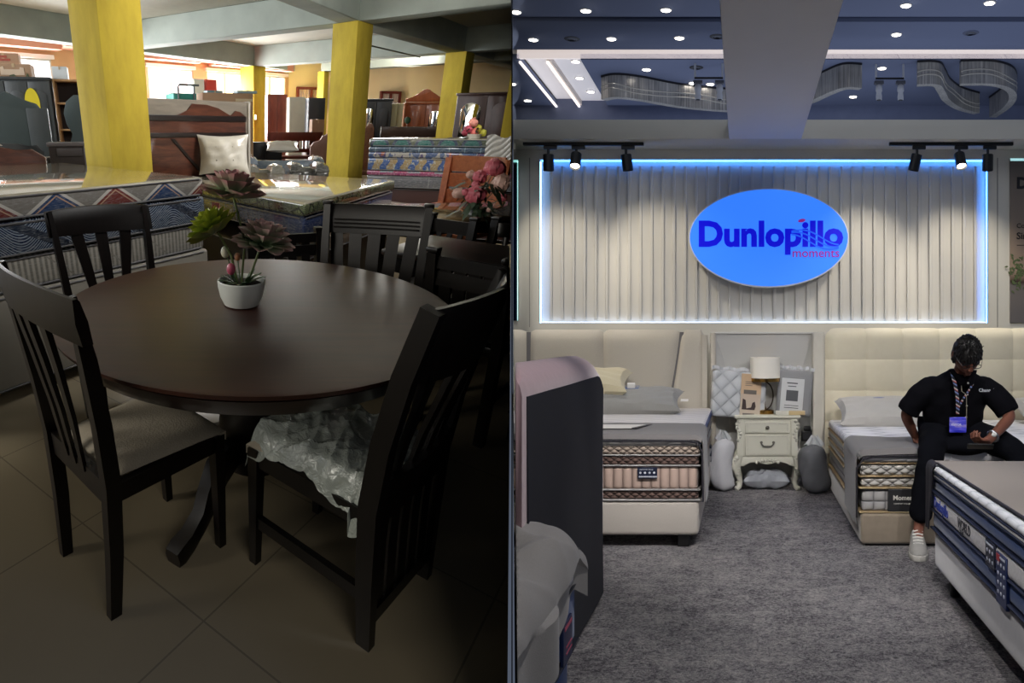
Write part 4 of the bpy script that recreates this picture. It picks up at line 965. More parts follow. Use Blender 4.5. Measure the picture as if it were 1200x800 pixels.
# =====================================================================================================
#  THE MATTRESS SHOW STAND (right half of the photograph)
# =====================================================================================================
S_ = STAND
g = G('grey_shag_carpet'); n1 = g.noise(1.3, 3, .6); n2 = g.noise(22, 6, .85, dist=1.2); n3 = g.noise(70, 4, .8, dist=.5); n4 = g.noise(6, 4, .7)
mixn = g.m('ADD', g.m('ADD', g.m('MULTIPLY', n1, .16), g.m('MULTIPLY', n4, .20)), g.m('ADD', g.m('MULTIPLY', n2, .60), g.m('MULTIPLY', n3, .50)))
g.bump(g.m('ADD', n2, g.m('MULTIPLY', n3, .8)), 1, .035)
CARPET = g.fin(g.ramp(mixn, [(.54, '#2f2d30'), (.66, '#77747a'), (.76, '#b3afb2'), (.86, '#d4d0cf')]), 1, spec=.05)
m = M(); m.box(-5, 6, -2, 20, -.1, 0); struct(S_, 'floor_1', m, CARPET, 'grey shaggy carpet of the mattress stand', 'floor')
WP = mat('#d9d6cd', .6, var=.01, name='white_stand_paint'); WP2 = mat('#d8d5cf', .65, var=.01, name='white_panel_paint')
Y0 = 8.15
# ---- back wall with a recessed, edge-lit slat panel
px0, px1, pz0, pz1 = -1.848, 2.236, 1.40, 2.884
m = M()
m.box(-3.2, px0, Y0, Y0 + .25, 0, 2.98); m.box(px1, 4.2, Y0, Y0 + .25, 0, 2.98); m.box(px0, px1, Y0, Y0 + .25, 0, pz0); m.box(px0, px1, Y0, Y0 + .25, pz1, 2.98)
m.box(px0, px1, Y0 + .11, Y0 + .25, pz0, pz1)
struct(S_, 'wall_back', m, WP, 'white back wall of the mattress stand with a recessed panel', 'wall')
t = thing(S_, 'slat_panel', 'recessed white panel of upright ribs behind the oval sign', 'wall panel', (0, Y0 + .10, 0))
m = M(); m.box(px0 + .002, px1 - .002, -.03, .0, pz0 + .002, pz1 - .002); obj('backing_board', m, WP2, t)
nr = 39
for i in range(nr):
    x = lerp(-1.80 + .05, 2.19 - .06, i / (nr - 1)); m = M(); m.box(x - .013, x + .013, -.062, -.029, 1.425, 2.835, .003, 1); obj('rib', m, WP2, t)
LEDB = glow('#3f8cff', 9); LEDW = glow('#7fb6ff', 8)
t = thing(S_, 'led_strip', 'blue white light strip glowing round the recessed rib panel', 'light strip', (0, Y0 + .02, 0))
m = M(); m.box(px0 + .02, px1 - .02, 0, .02, pz1 - .012, pz1 - .002); obj('top_strip', m, LEDB, t)
m = M(); m.box(px0 + .002, px0 + .010, 0, .02, pz0, pz1 - .012); obj('side_strip', m, LEDW, t)
m = M(); m.box(px1 - .010, px1 - .002, 0, .02, pz0, pz1 - .012); obj('side_strip', m, LEDB, t)
m = M(); m.box(px0 + .02, px1 - .02, 0, .02, pz0 + .002, pz0 + .008); obj('bottom_strip', m, glow('#bcd8ff', 3), t)
for i, x in enumerate((-1.935, 2.32)):
    m = M(); m.box(x - .004, x + .004, Y0 - .003, Y0 + .002, 1.36, 2.90); struct(S_, 'trim_%d' % (2 + i), m, mat('#8a8883', .7), 'thin upright joint in the white back wall', 'trim')
# ---- header, overhead beam
m = M(); m.box(-3.2, 4.2, 7.72, Y0 + .25, 2.977, 3.145, .004, 1); struct(S_, 'header_beam', m, WP, 'white horizontal header beam along the top of the stand wall', 'beam')
m = M(); m.box(-.115, .508, 1.2, 7.72, 2.977, 3.12, .004, 1); struct(S_, 'ceiling_beam', m, WP2, 'broad white overhead beam running towards the viewer', 'beam')
# ---- oval sign
SX, SZ, SY = .236, 2.155, 7.98
t = thing(S_, 'oval_sign', 'large glowing blue oval sign with bold dark blue lettering', 'sign', (SX, SY, SZ))
m = M(); N = 72; m.prism([(.714 * math.cos(2 * PI * k / N), .442 * math.sin(2 * PI * k / N)) for k in range(N)], 0, .09, 'y', .006); obj('casing', m, mat('#e4e8ee', .4), t); m = M(); m.box(-.3, .3, .09, .205, -.15, .15, .01); obj('wall_mount', m, mat('#c8c8c8', .6), t)
g = G('lit_blue_acrylic'); x, y, z = g.xyz()
BLA = g.fin('#2a66d6', .5, emit='#337fff', es=.92)
m = M(); m.prism([(.703 * math.cos(2 * PI * k / N), .431 * math.sin(2 * PI * k / N)) for k in range(N)], -.004, 0, 'y'); obj('lit_face', m, BLA, t)
DB = glow('#0000c8', .9, '#0000b0'); MAG = glow('#8a2078', .75, '#902080')
m = M(); m.text('Dunlopillo', .308, .012, .0115, TR(-.636, -.008, -.070) @ FACE, sx=.995)
lt = obj('lettering', m, DB, t)
bb = [v.co.x for v in lt.data.vertices]
m = M(); m.text('moments', .112, .008, .0005, TR(.205, -.008, -.172) @ FACE); obj('small_lettering', m, MAG, t)
m = M(); m.ell((.292, -.010, .152), (.034, .006, .015), 20, 8, RY(R(-12))); obj('letter_dot', m, MAG, t)
for k in range(3):
    m = M(); m.sheet(lambda u, v: (.20 + u * .42, -.0165, .055 - .03 * k - .085 * u + .035 * math.sin(u * 5 + .6 * k) + (v - .5) * .014), 24, 1, .001); obj('wave_line', m, glow('#1c5cf0', .8, '#1c50d0'), t)

# ---- dark posters at both sides
t = thing(S_, 'poster', 'dark navy lightbox poster with a green lit edge at the left of the stand wall', 'poster', (-2.034, Y0 - .022, 1.42))
m = M(); m.box(-.6, 0, 0, .02, 0, 1.456); obj('print', m, mat('#0c1a33', .25, var=.2, vs=2), t)
m = M(); m.box(-.6, .0, -.004, 0, 1.435, 1.456); m.box(-.008, 0, -.004, 0, 0, 1.44); obj('lit_edge', m, glow('#8fe0d8', .9), t)
t = thing(S_, 'poster', 'taupe poster with a plant and dark lettering at the right edge of the stand', 'poster', (2.43, Y0 - .022, 1.40))
g = G('taupe_poster_print'); x, y, z = g.xyz(); c = g.ramp(g.m('ADD', g.m('MULTIPLY', z, .68), g.m('MULTIPLY', g.noise(3, 3), .06)), [(.0, '#6b6768'), (.26, '#77706c'), (.285, '#43342c'), (.33, '#a48e7c'), (.6, '#978677'), (1., '#6f665f')])
m = M(); m.box(0, .8, 0, .02, 0, 1.49); obj('print', m, g.fin(c, .3), t)
m = M(); m.box(0, .8, -.004, 0, 1.468, 1.49); obj('lit_edge', m, glow('#9fdce0', .9), t)
m = M(); m.text('Dunlopillo', .14, .004, .006, TR(.055, -.004, 1.22) @ FACE); m.text('Comfort', .06, .004, 0, TR(.055, -.004, .86) @ FACE); m.text('Since', .085, .004, .001, TR(.055, -.004, .76) @ FACE); m.box(.06, .4, -.003, 0, .70, .705)
obj('lettering', m, mat('#1c1a1c', .5), t)
m = M(); rp = random.Random(5)
for k in range(70):
    a = rp.uniform(0, 6.28); c0 = Vector((.07 + rp.gauss(0, .045), -.004, .47 + rp.gauss(0, .075))); m.prism([(c0.x + .02 * math.cos(a), c0.z + .02 * math.sin(a)), (c0.x + .009 * math.cos(a + 1.5), c0.z + .009 * math.sin(a + 1.5)), (c0.x - .02 * math.cos(a), c0.z - .02 * math.sin(a)), (c0.x - .009 * math.cos(a + 1.5), c0.z - .009 * math.sin(a + 1.5))], -.003 - .0001 * k, 0, 'y')
obj('printed_plant', m, mat('#5c6b45', .6), t)

# ---- track lights
BLKM = mat('#131315', .45, var=0, name='black_metal')
def track(x0, x1, y, z, heads, lab):
    t = thing(S_, 'track_rail', lab, 'light track', (0, y, z)); m = M(); m.box(x0, x1, -.018, .018, -.028, 0, .003, 1); obj('rail', m, BLKM, t)
    for (x, tilt, lit, lab2) in heads:
        h = thing(S_, 'track_spotlight', lab2, 'spotlight', (x, y, z - .028), group=None)
        m = M(); m.box(-.04, .075, -.014, .014, -.032, 0, .003, 1); obj('adapter', m, BLKM, h)
        m = M(); m.tube([(0, 0, -.03), (0, 0, -.075)], .012, 8); obj('stem', m, BLKM, h)
        T = TR(0, 0, -.075) @ RY(tilt[0]) @ RX(tilt[1]); m = M(); m.tf = T; m.lathe([(.0, 0), (.042, 0), (.047, -.005), (.047, -.14), (.043, -.145), (.038, -.12), (0, -.12)], 24, cap=False); obj('lamp_body', m, BLKM, h)
        m = M(); m.tf = T; m.lathe([(0, -.122), (.038, -.122), (.037, -.128), (0, -.128)], 20, cap=False)
        obj('lens', m, glow('#fff2d8', 14) if lit else glow('#fff0d8', .0), h)
track(-1.92, -.865, 7.85, 2.975, [(-1.70, (0, .08), False, 'black track spotlight at the left end of the left rail'), (-1.455, (-.02, -.55), True, 'glowing track spotlight in the middle of the left rail'), (-1.02, (-.12, .1), False, 'black track spotlight at the right end of the left rail')], 'black light track above the left end of the rib panel')
track(1.285, 2.37, 7.85, 2.975, [(1.53, (.22, .1), False, 'tilted black track spotlight at the left end of the right rail'), (1.90, (-.02, -.55), True, 'glowing track spotlight in the middle of the right rail'), (2.15, (0, .05), False, 'black track spotlight at the right end of the right rail')], 'black light track above the right end of the rib panel')

# ------------------------------------------------------------------ the hall above the stand
HC = mat('#6d7690', .9, var=.03, vs=.5, name='blue_grey_hall_ceiling')
HZ = 6.04
m = M()
m.box(-9, 9, 1, 13.4, HZ, HZ + .1); m.box(-9, 9, 13.62, 14.95, HZ, HZ + .1); m.box(-9, 9, 13.35, 13.66, HZ + .1, HZ + .2)
m.box(-9, -3.86, 15.5, 18.7, HZ, HZ + .1); m.box(-2.8, 9, 15.5, 18.7, HZ, HZ + .1)
struct(S_, 'ceiling_1', m, HC, 'blue grey ceiling of the exhibition hall with sunken troughs', 'ceiling')
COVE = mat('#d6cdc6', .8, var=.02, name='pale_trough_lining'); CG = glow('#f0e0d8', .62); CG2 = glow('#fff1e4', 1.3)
m = M(); m.box(-9, 9, 14.95, 15.6, HZ + .24, HZ + .3); m.box(-9, -2.8, 15.5, 18.7, HZ + .24, HZ + .3)
struct(S_, 'ceiling_2', m, COVE, 'pale raised trough of the hall ceiling', 'ceiling')
m = M(); m.box(-3.9, 9, 15.5, 15.54, HZ + .02, HZ + .22); solo(S_, 'trough_glow', 'long pale trough face with painted glow crossing the hall ceiling', 'trough glow', m, CG)  # emission paints the cove light falling on the trough face
m = M(); m.box(-3.86, -3.40, 15.6, 18.6, HZ + .14, HZ + .16); solo(S_, 'trough_glow', 'pale ceiling trough with painted glow running into the depth at the left of the hall', 'trough glow', m, glow('#e0d2cc', .32))  # faint emission stands in for cove light on this ceiling strip
m = M(); m.box(-3.33, -2.8, 15.6, 18.6, HZ + .10, HZ + .12); solo(S_, 'trough_glow', 'second pale ceiling trough with painted glow running into the depth, nearer the curved chandelier', 'trough glow', m, glow('#d8cbc6', .28))  # glow painted into the second strip as well, it is no lamp
m = M(); m.box(-3.40, -3.33, 15.55, 18.6, HZ + .0, HZ + .16); struct(S_, 'trim_4', m, COVE, 'thin rib between the two light troughs', 'trim')
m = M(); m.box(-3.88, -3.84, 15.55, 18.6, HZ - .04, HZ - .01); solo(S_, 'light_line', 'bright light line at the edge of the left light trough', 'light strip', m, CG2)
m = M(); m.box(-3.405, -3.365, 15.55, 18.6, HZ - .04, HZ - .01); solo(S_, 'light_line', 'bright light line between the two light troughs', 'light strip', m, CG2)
m = M(); m.box(-9, 9, 18.6, 18.9, 5.2, 6.2); struct(S_, 'wall_hall', m, mat('#77809c', .85), 'far blue grey wall of the exhibition hall', 'wall')
def cpt(u, v, z): y = 1050 * (z - 1.3) / (391 - v); return ((u - 870) / 1050 * y, y)
dl = [(-3.336, 13.19), (-2.296, 13.14), (-1.119, 13.11), (-3.368, 14.43), (-2.104, 14.39), (-1.008, 14.35), (2.360, 12.93), (3.540, 12.83), (2.437, 14.18), (-1.72, 16.06), (-.935, 16.93), (-4.367, 16.99), (-4.36, 18.2), (2.49, 15.98), (2.21, 17.9), (-2.96, 15.91), (-3.08, 16.95), (-3.03, 17.9), (-.61, 17.0)]
DLW = glow('#fff6ea', 9)
for i, (x, y) in enumerate(dl):
    t = thing(S_, 'downlight', 'small round ceiling downlight in the hall', 'downlight', (x, y, HZ if x > -2.8 or y < 15.4 or x < -3.9 else HZ + .1), group='hall ceiling downlights')
    t['label'] = 'small round white downlight in the blue grey hall ceiling'
    m = M(); m.lathe([(.0, -.012), (.075, -.012), (.09, -.006), (.09, .0), (.0, .0)], 20, cap=False); obj('trim_ring', m, WP, t)
    m = M(); m.lathe([(.0, -.016), (.07, -.016), (.07, -.012), (.0, -.012)], 20, cap=False); obj('lens', m, DLW, t)
for x, y, lab in ((-2.74, 14.4, 'round dark ceiling vent left of the overhead beam, nearer the left edge'), (-.40, 14.29, 'round dark ceiling vent close beside the overhead beam'), (3.60, 14.12, 'faint round ceiling vent right of the overhead beam'), (-.82, 15.95, 'round dark ceiling vent above the hanging spotlights')):
    t = thing(S_, 'ceiling_vent', lab, 'vent', (x, y, HZ)); dk = mat('#23252c', .6) if x < 3 else mat('#565d74', .7)
    m = M(); m.lathe([(.0, -.01), (.11, -.012), (.125, -.004), (.125, 0), (0, 0)], 24, cap=False); obj('rim', m, dk, t)
    for r in (.035, .07): 
        m = M(); m.lathe([(r, -.022), (r + .016, -.016), (r + .016, -.01), (r, -.01)], 20, cap=False); obj('louvre', m, mat('#4c505c', .5), t)
# curved crystal curtains hanging from the ceiling
g = G('crystal_strand_curtain'); n1 = g.noise(40, 3, .6, scale3=(1, 1, .03)); n2 = g.noise(3, 2)
CRY = g.fin(g.ramp(g.m('ADD', g.m('MULTIPLY', n1, .8), g.m('MULTIPLY', n2, .3)), [(.35, '#6c6b69'), (.6, '#b0ada6'), (.75, '#e0dcd2')]), .3, metal=.2, spec=.8)
RIMM = mat('#3c3c40', .4, metal=.6)
def curtain(lab, path, z0, z1, wd):
    t = thing(S_, 'crystal_chandelier', lab, 'chandelier', (path[0][0], path[0][1], z0))
    P = [Vector((p[0] - path[0][0], p[1] - path[0][1], 0)) for p in path]; Q = []
    for a, b, c, d in zip([P[0]] + P[:-2], P[:-1], P[1:], P[2:] + [P[-1]]):     # smooth the plan line
        for k in range(6):
            s = k / 6; Q.append(.5 * ((2 * b) + (c - a) * s + (2 * a - 5 * b + 4 * c - d) * s * s + (3 * b - a - 3 * c + d) * s ** 3))
    Q.append(P[-1]); h = z1 - z0
    def ring(q, k):
        tn = (Q[min(k + 1, len(Q) - 1)] - Q[max(k - 1, 0)]).normalized(); n = Vector((-tn.y, tn.x, 0)) * (wd / 2); return q - n, q + n
    m = M(); rr = []
    for k, q in enumerate(Q):
        a, b = ring(q, k); rr.append([a, b, b + Vector((0, 0, h)), a + Vector((0, 0, h))])
    m.loft(rr); obj('strand_curtain', m, CRY, t)
    m = M(); rr = []
    for k, q in enumerate(Q):
        a, b = ring(q, k); e = (b - a) * .06; rr.append([a - e + Vector((0, 0, h)), b + e + Vector((0, 0, h)), b + e + Vector((0, 0, h + .035)), a - e + Vector((0, 0, h + .035))])
    m.loft(rr); obj('top_rim', m, RIMM, t)
    g2 = glow('#cfc6b4', .55)
    for f in (.35, .55):
        m = M(); m.tube([(r[0] if True else r[1]) + Vector((0, 0, h * (f + .1 * math.sin(k * .4)))) for k, r in enumerate([ring(q, k) for k, q in enumerate(Q)])], .012, 5); obj('bead_line', m, mat('#d9d4c8', .2, metal=.3), t)
curtain('curved crystal curtain chandelier left of the overhead beam', [(-2.55, 16.5), (-2.3, 16.35), (-1.9, 16.5), (-1.2, 17.0), (-.4, 17.3), (.3, 17.35)], 5.60, 6.0, .14)
curtain('curved crystal curtain chandelier just right of the overhead beam', [(2.075, 15.75), (1.80, 15.72), (1.55, 16.1), (1.25, 16.7), (.8, 17.2), (.2, 17.6)], 5.60, 6.0, .14)
curtain('curved crystal curtain chandelier in the middle right of the hall', [(3.04, 15.6), (3.36, 15.6), (3.55, 16.0), (3.78, 16.6), (4.15, 17.2), (4.6, 17.6)], 5.62, 6.0, .14)
curtain('curved crystal curtain chandelier at the right edge of the hall', [(3.78, 15.55), (4.3, 15.55), (4.7, 15.85), (4.95, 16.4), (5.05, 17.1), (5.0, 17.9)], 5.62, 6.0, .14)
def rig(lab, xs, y):
    t = thing(S_, 'hanging_projector_rig', lab, 'stage light', (xs[0], y, HZ)); w = xs[1] - xs[0]; WL = mat('#c9ccd2', .4)
    m = M(); m.box(-.06, w + .06, -.015, .015, -.27, -.24); obj('crossbar', m, RIMM, t)
    for x in (-.05, w + .05): m = M(); m.box(x - .018, x + .018, -.012, .012, -.26, 0); obj('hanger', m, WL, t)
    for x in (0, w):
        m = M(); m.box(x - .08, x + .08, -.05, .05, -.36, -.30, .008); obj('yoke', m, mat('#55575e', .4), t)
        m = M(); m.lathe([(.03, -.36), (.055, -.39), (.06, -.47), (.045, -.50), (.055, -.58), (.05, -.63), (0, -.63)], 14, (x, 0, 0)); h = obj('lamp_head', m, WL, t)
        m = M(); m.lathe([(0, -.64), (.04, -.64), (.04, -.62), (0, -.62)], 14, (x, 0, 0)); obj('lens', m, mat('#33343a', .2), h)
rig('pair of white stage lights hanging left of the overhead beam', (-.78, -.40), 15.72)
rig('pair of white stage lights hanging right of the overhead beam', (2.40, 2.78), 15.75)

# ------------------------------------------------------------------ headboards along the wall
def cloth(name, col, col2=None, bs=220, rough=.9, bump=.2, sheen=.2):
    g = G(name); n = g.noise(bs, 2); g.bump(n, bump, .004); return g.fin(g.mix(g.noise(bs * .7, 3), col, col2 or col), rough, spec=.25, sheen=sheen)
LINEN = cloth('beige_linen', '#b9b2a6', '#cbc4b7'); CRM = cloth('cream_faux_leather', '#dcd3ba', '#e2dac4', 30, .5, .05, 0)
STRIPE = mat('#6d6a6a', .4, name='grey_insert')
t = thing(S_, 'upholstered_headboard', 'beige upholstered headboard with grey stripe inserts behind the left bed', 'headboard', (-.30, 7.62, 0))
def pad(x0, x1, z0, z1, d=.05, bulge=.03, y=0, skew=0):
    m = M()
    def f(u, v):
        e = (1 - abs(2 * u - 1) ** 6) * (1 - abs(2 * v - 1) ** 6)
        return (lerp(x0, x1, u) - skew * (1 - v), y - bulge * e ** .5, lerp(z0, z1, v))
    m.sheet(f, 20, 20, .0)
    m.box(min(x0, x0 - skew), x1, y, y + d, z0, z1) if not skew else None
    return m
m = M(); m.box(-2.6, -.035, .05, .13, .1, 1.31, .02, 3); obj('frame', m, LINEN, t)
zt = 1.315
m = M(); m.add([], []); 
for x0, x1, sk0, sk1 in ((-2.5, -1.535, 0, 0), (-1.50, -.885, 0, 0), (-.878, -.235, 0, .10), (-.195, -.045, .10, 0)):
    m = M()
    def f(u, v):
        e = max(0, (1 - abs(2 * u - 1) ** 8)) * max(0, (1 - abs(2 * v - 1) ** 8)); xa = x0 - sk0 * (1 - v) ** 1.2 * 2; xb = x1 - sk1 * (1 - v) ** 1.2 * 2
        return (lerp(xa, xb, u), .045 - .055 * e ** .4, lerp(.2, zt, v))
    m.sheet(f, 20, 28, -.03); obj('cushion_panel', m, LINEN, t)
for xt, xb in ((-1.517, -1.517), (-.215, -.415)):
    m = M(); m.sheet(lambda u, v: (lerp(xb, xt, 1 - (1 - u) ** 1.2) + (v - .5) * .034, -.004, lerp(.2, zt, u)), 14, 1, -.04); obj('stripe_insert', m, STRIPE, t)
m = M(); m.bars([(-.02, .02, .1), (-.02, .02, 1.29)], (1, 0, 0), .045, .12); obj('side_post', m, LINEN, t)
# middle panel with faceted relief
t = thing(S_, 'upholstered_headboard', 'pale grey faceted headboard panel behind the nightstand, between the two beds', 'headboard', (0, 7.75, 0))
GRY = mat('#c6c5c2', .6, var=.02, name='pale_grey_leatherette')
m = M(); X0, X1 = -.235, .60; xm0, xm1 = -.06, .44
vs = [(X0, 0, .1), (X1, 0, .1), (X1, 0, 1.305), (X0, 0, 1.305), (-.02, .06, .74), (.40, .06, .74), (-.02, .06, .1), (.40, .06, .1)]
vs = [(X0, -.07, .08), (X0, -.07, 1.30), (X1, -.07, 1.30), (X1, -.07, .08), (-.115, .05, .93), (.50, .05, .93), (-.115, .05, .08), (.50, .05, .08)]
m.add(vs, [(1, 4, 5, 2), (0, 6, 4, 1), (2, 5, 7, 3), (4, 6, 7, 5)]); obj('faceted_panel', m, GRY, t, recalc=False)
m = M(); m.box(X0, X1, .06, .12, .05, 1.30); obj('backing', m, GRY, t)
for x0, x1 in ((-.275, -.225), (.595, .70)):
    m = M(); m.box(x0, x1, -.16, .10, 0, 1.315, .02, 3); obj('side_post', m, LINEN if x0 < 0 else mat('#c4c0b6', .7), t)
m = M(); m.box(-.275, .70, -.09, .1, 1.298, 1.315, .004); obj('top_cap', m, GRY, t)
# tufted headboard
t = thing(S_, 'tufted_headboard', 'cream button tufted headboard behind the seated man', 'headboard', (.735, 7.62, 0))
def tuft(u, v):
    x = u * 2.2; z = lerp(.3, 1.305, v)
    ax = abs(math.sin(PI * (x - .0) / .31)); zz = z - 1.083 - .02; az = abs(math.sin(PI * (zz + .02) / .262))
    e = (ax ** .5) * (.45 + .55 * az ** .5); edge = min(1, u * 40) * min(1, (1 - v) * 26)
    dx = (x / .31 - round(x / .31)) * .31; dz = ((zz + .02) / .262 - round((zz + .02) / .262)) * .262
    dim = math.exp(-(dx * dx + dz * dz) / .0011) * .03
    return (x, .02 - .055 * (e * .8 + .2) * edge ** .5 + dim, z)
m = M(); m.sheet(tuft, 150, 80, -.05); obj('tufted_cover', m, CRM, t)
m = M(); m.box(0, 2.2, .05, .14, .05, 1.30, .02, 3); obj('frame', m, CRM, t)
for i in range(1, 7):
    for k in range(1, 4):
        m = M(); m.ell((i * .31, .022, 1.345 - k * .262), (.012, .008, .012), 10, 6); obj('button', m, CRM, t)

# ------------------------------------------------------------------ beds
def quilt(name, c1, c2, sx, sz, rough=.85):
    g = G(name); x, y, z = g.xyz(); h = g.m('MULTIPLY', g.m('ABSOLUTE', g.m('SINE', g.m('ADD', g.m('MULTIPLY', x, sx), g.m('MULTIPLY', z, sz)))), g.m('ABSOLUTE', g.m('SINE', g.m('SUBTRACT', g.m('MULTIPLY', x, sx), g.m('MULTIPLY', z, sz)))))
    h = g.m('POWER', h, .4); g.bump(h, .8, .02); return g.fin(g.mix(h, c1, c2), rough, sheen=.1)
def ribs(name, c1, c2, sx, rough=.8):
    g = G(name); x, y, z = g.xyz(); h = g.m('POWER', g.m('ABSOLUTE', g.m('SINE', g.m('MULTIPLY', x, sx))), .4); g.bump(h, .8, .02); return g.fin(g.mix(h, c1, c2), rough, sheen=.1)
def topq(name, ax='y', c='#e6e4e2', c2='#b9b6b6', sc=22):
    g = G(name); x, y, z = g.xyz(); v = {'x': x, 'y': y}[ax]; o_ = {'x': y, 'y': x}[ax]
    h = g.m('POWER', g.m('ABSOLUTE', g.m('SINE', g.m('ADD', g.m('MULTIPLY', v, sc), g.m('MULTIPLY', g.m('SINE', g.m('MULTIPLY', o_, 34.)), .5)))), .35); g.bump(h, .45, .03); return g.fin(g.mix(h, c2, c), .9, sheen=.1)
def strata(t, x0, x1, y0, y1, layers, r=.05):
    """mattress side bands, each band a part; layers = (name, z0, z1, material, bulge)"""
    for nm, z0, z1, mm, bl in layers:
        m = M(); m.box(x0 - bl, x1 + bl, y0 - bl, y1 + bl, z0, z1, min(.02, (z1 - z0) * .3), 3); obj(nm, m, mm, t)
MUSH = quilt('mushroom_quilting', '#85766c', '#b3a294', 62, 90); BRN = quilt('brown_quilting', '#45342f', '#6b544c', 62, 90); PNK = ribs('pinkish_ribbed_cloth', '#8e766c', '#c3aa9d', 55)
SILV = mat('#9c9a99', .35, var=0, name='silver_piping'); BASEF = cloth('greige_bed_base_cloth', '#b4ada5', '#c0b9b1', 200)
NAVY = mat('#18243f', .7, name='navy_tape')
t = thing(S_, 'mattress', 'brown and mushroom banded mattress with white quilted top on the left bed', 'mattress', (-.27, 5.44, .288))
XL = -1.6
strata(t, XL, 0, 0, 2.08, [('lower_band', .008, .062, BRN, .004), ('middle_band', .07, .21, PNK, 0), ('upper_band', .216, .272, BRN, .006), ('pillow_top_band', .28, .335, MUSH, .012)])
for z in (.004, .066, .213, .276, .338):
    m = M(); m.box(XL - .014, .016, -.016, 2.09, z - .004, z + .005, .003, 1); obj('piping', m, SILV, t)
m = M(); m.box(XL - .01, .012, -.012, 2.09, .34, .388, .022, 3); obj('quilted_top', m, topq('white_zigzag_quilt', 'y', '#ded9d6', '#a9a5a8', 26), t)
m = M(); m.tube([(.013, -.005, .372), (.013, 2.085, .372)], .006, 6); m.tube([(.014, -.005, .345), (.014, 2.085, .345)], .006, 6); obj('blue_edge_tape', m, mat('#3c4a78', .6), t)
m = M(); m.box(-.365, -.245, -.022, -.014, .135, .205, .003, 1); lb = obj('label', m, mat('#101a36', .5, var=0), t, label='small navy care label')
m = M(); m.text('COMFORT ZONE', .0105, .002, 0, TR(-.352, -.0235, .188) @ FACE)
for k in range(4):
    m.text('ooo', .016, .002, .001, TR(-.356 + k * .028, -.0235, .145) @ FACE); m.ell((-.347 + k * .028, -.0235, .172), (.007, .002, .007), 8, 6)
obj('label_lettering', m, mat('#c8cbd6', .5), lb)
t = thing(S_, 'platform_bed', 'greige upholstered bed platform with black feet under the brown banded mattress', 'bed', (-.27, 5.43, 0))
m = M(); m.box(-1.62, .005, 0, 2.1, .077, .287, .028, 4); obj('base', m, BASEF, t)
for x, y in ((-.09, .08), (-.09, 1.95), (-.95, .08)):
    m = M(); m.box(x - .035, x + .035, y - .035, y + .035, 0, .078, .004); obj('foot', m, BLKM, t)
# throw over the foot of the left bed
GRC = cloth('grey_throw_cloth', '#6d6a6a', '#7b7877', 260)
def runner(u, v):      # u across the bed (left to right, then down the right side), v along
    y = lerp(-.035, .66, v); L = 1.60; D = .37; s = u * (L + D); wob = .006 * math.sin(6 * v + 4 * u)
    if s < L - .05: x, z = -1.6 + s * 1.0206, .402
    elif s < L + .05: a = (s - (L - .05)) / .1 * PI / 2; x, z = -.018 + .052 * math.sin(a), .402 - .052 + .052 * math.cos(a)
    else: x, z = .034 + .014 * (s - L) / D + .006 * math.sin(5 * v), .35 - (s - L - .05) * 1.1
    if v < .03: z -= (.03 - v) / .03 * .03 if s < L else 0
    return (x, y, z + wob)
m = M(); m.sheet(runner, 90, 24, .006)
t = thing(S_, 'bed_throw', 'grey throw across the foot of the left bed hanging over its right side', 'throw', (-.27, 5.44, .288)); obj('cloth', m, GRC, t)
m = M(); m.tube([(x, -.038, .367) for x in (-1.59, -1.0, -.5, -.06)] + [(.0, -.037, .355), (.027, -.036, .30), (.03, -.036, .15), (.034, -.036, -.0)], .006, 6); obj('dark_hem', m, mat('#2a2830', .7), t)
m = M(); m.box(-.42, .0, -.10, .0, 0, .004, .001); t = thing(S_, 'leaflet', 'white leaflet lying on the grey throw of the left bed', 'leaflet', (-.66, 5.86, .692), 0); 
m = M(); m.prism([(-.5, -.11), (-.05, -.11), (.03, .11), (-.42, .11)], 0, .004, 'z'); obj('sheet', m, mat('#d6d2cd', .6, var=.01), t)
m = M(); m.prism([(-.05, -.115), (-.02, -.115), (.06, .115), (.03, .115)], 0, .006, 'z'); obj('dark_edge', m, mat('#3a3638', .6), t)
t = thing(S_, 'pillow', 'light grey pillow with a side tag lying on the left bed', 'pillow', (-.93, 7.12, .768), rot=RX(R(16)))
PG = cloth('grey_pillow_cotton', '#8f8e8a', '#9d9c98', 240)
m = M(); m.pillow(.92, .46, .16, 22, .3, 2, .006); obj('cover', m, PG, t); m = M(); m.box(.44, .50, -.02, .02, .0, .008, .002); obj('tag', m, WHITE, t)
m = M(); m.sheet(lambda u, v: (lerp(-.2, .1, u), .05 + .10 * v, .083 - .008 * v), 6, 3, .002); obj('blue_print', m, mat('#5d6b94', .7), t)
t = thing(S_, 'pillow', 'cream pillow stacked on the grey pillow of the left bed', 'pillow', (-1.32, 7.2, .915), rot=RX(R(18)))
m = M(); m.pillow(.84, .44, .17, 22, .3, 6, .006); obj('cover', m, cloth('cream_pillow_cotton', '#c4b99a', '#d2c8aa', 240), t); m = M(); m.box(.40, .46, -.05, -.02, -.04, .0, .002); obj('tag', m, WHITE, t)

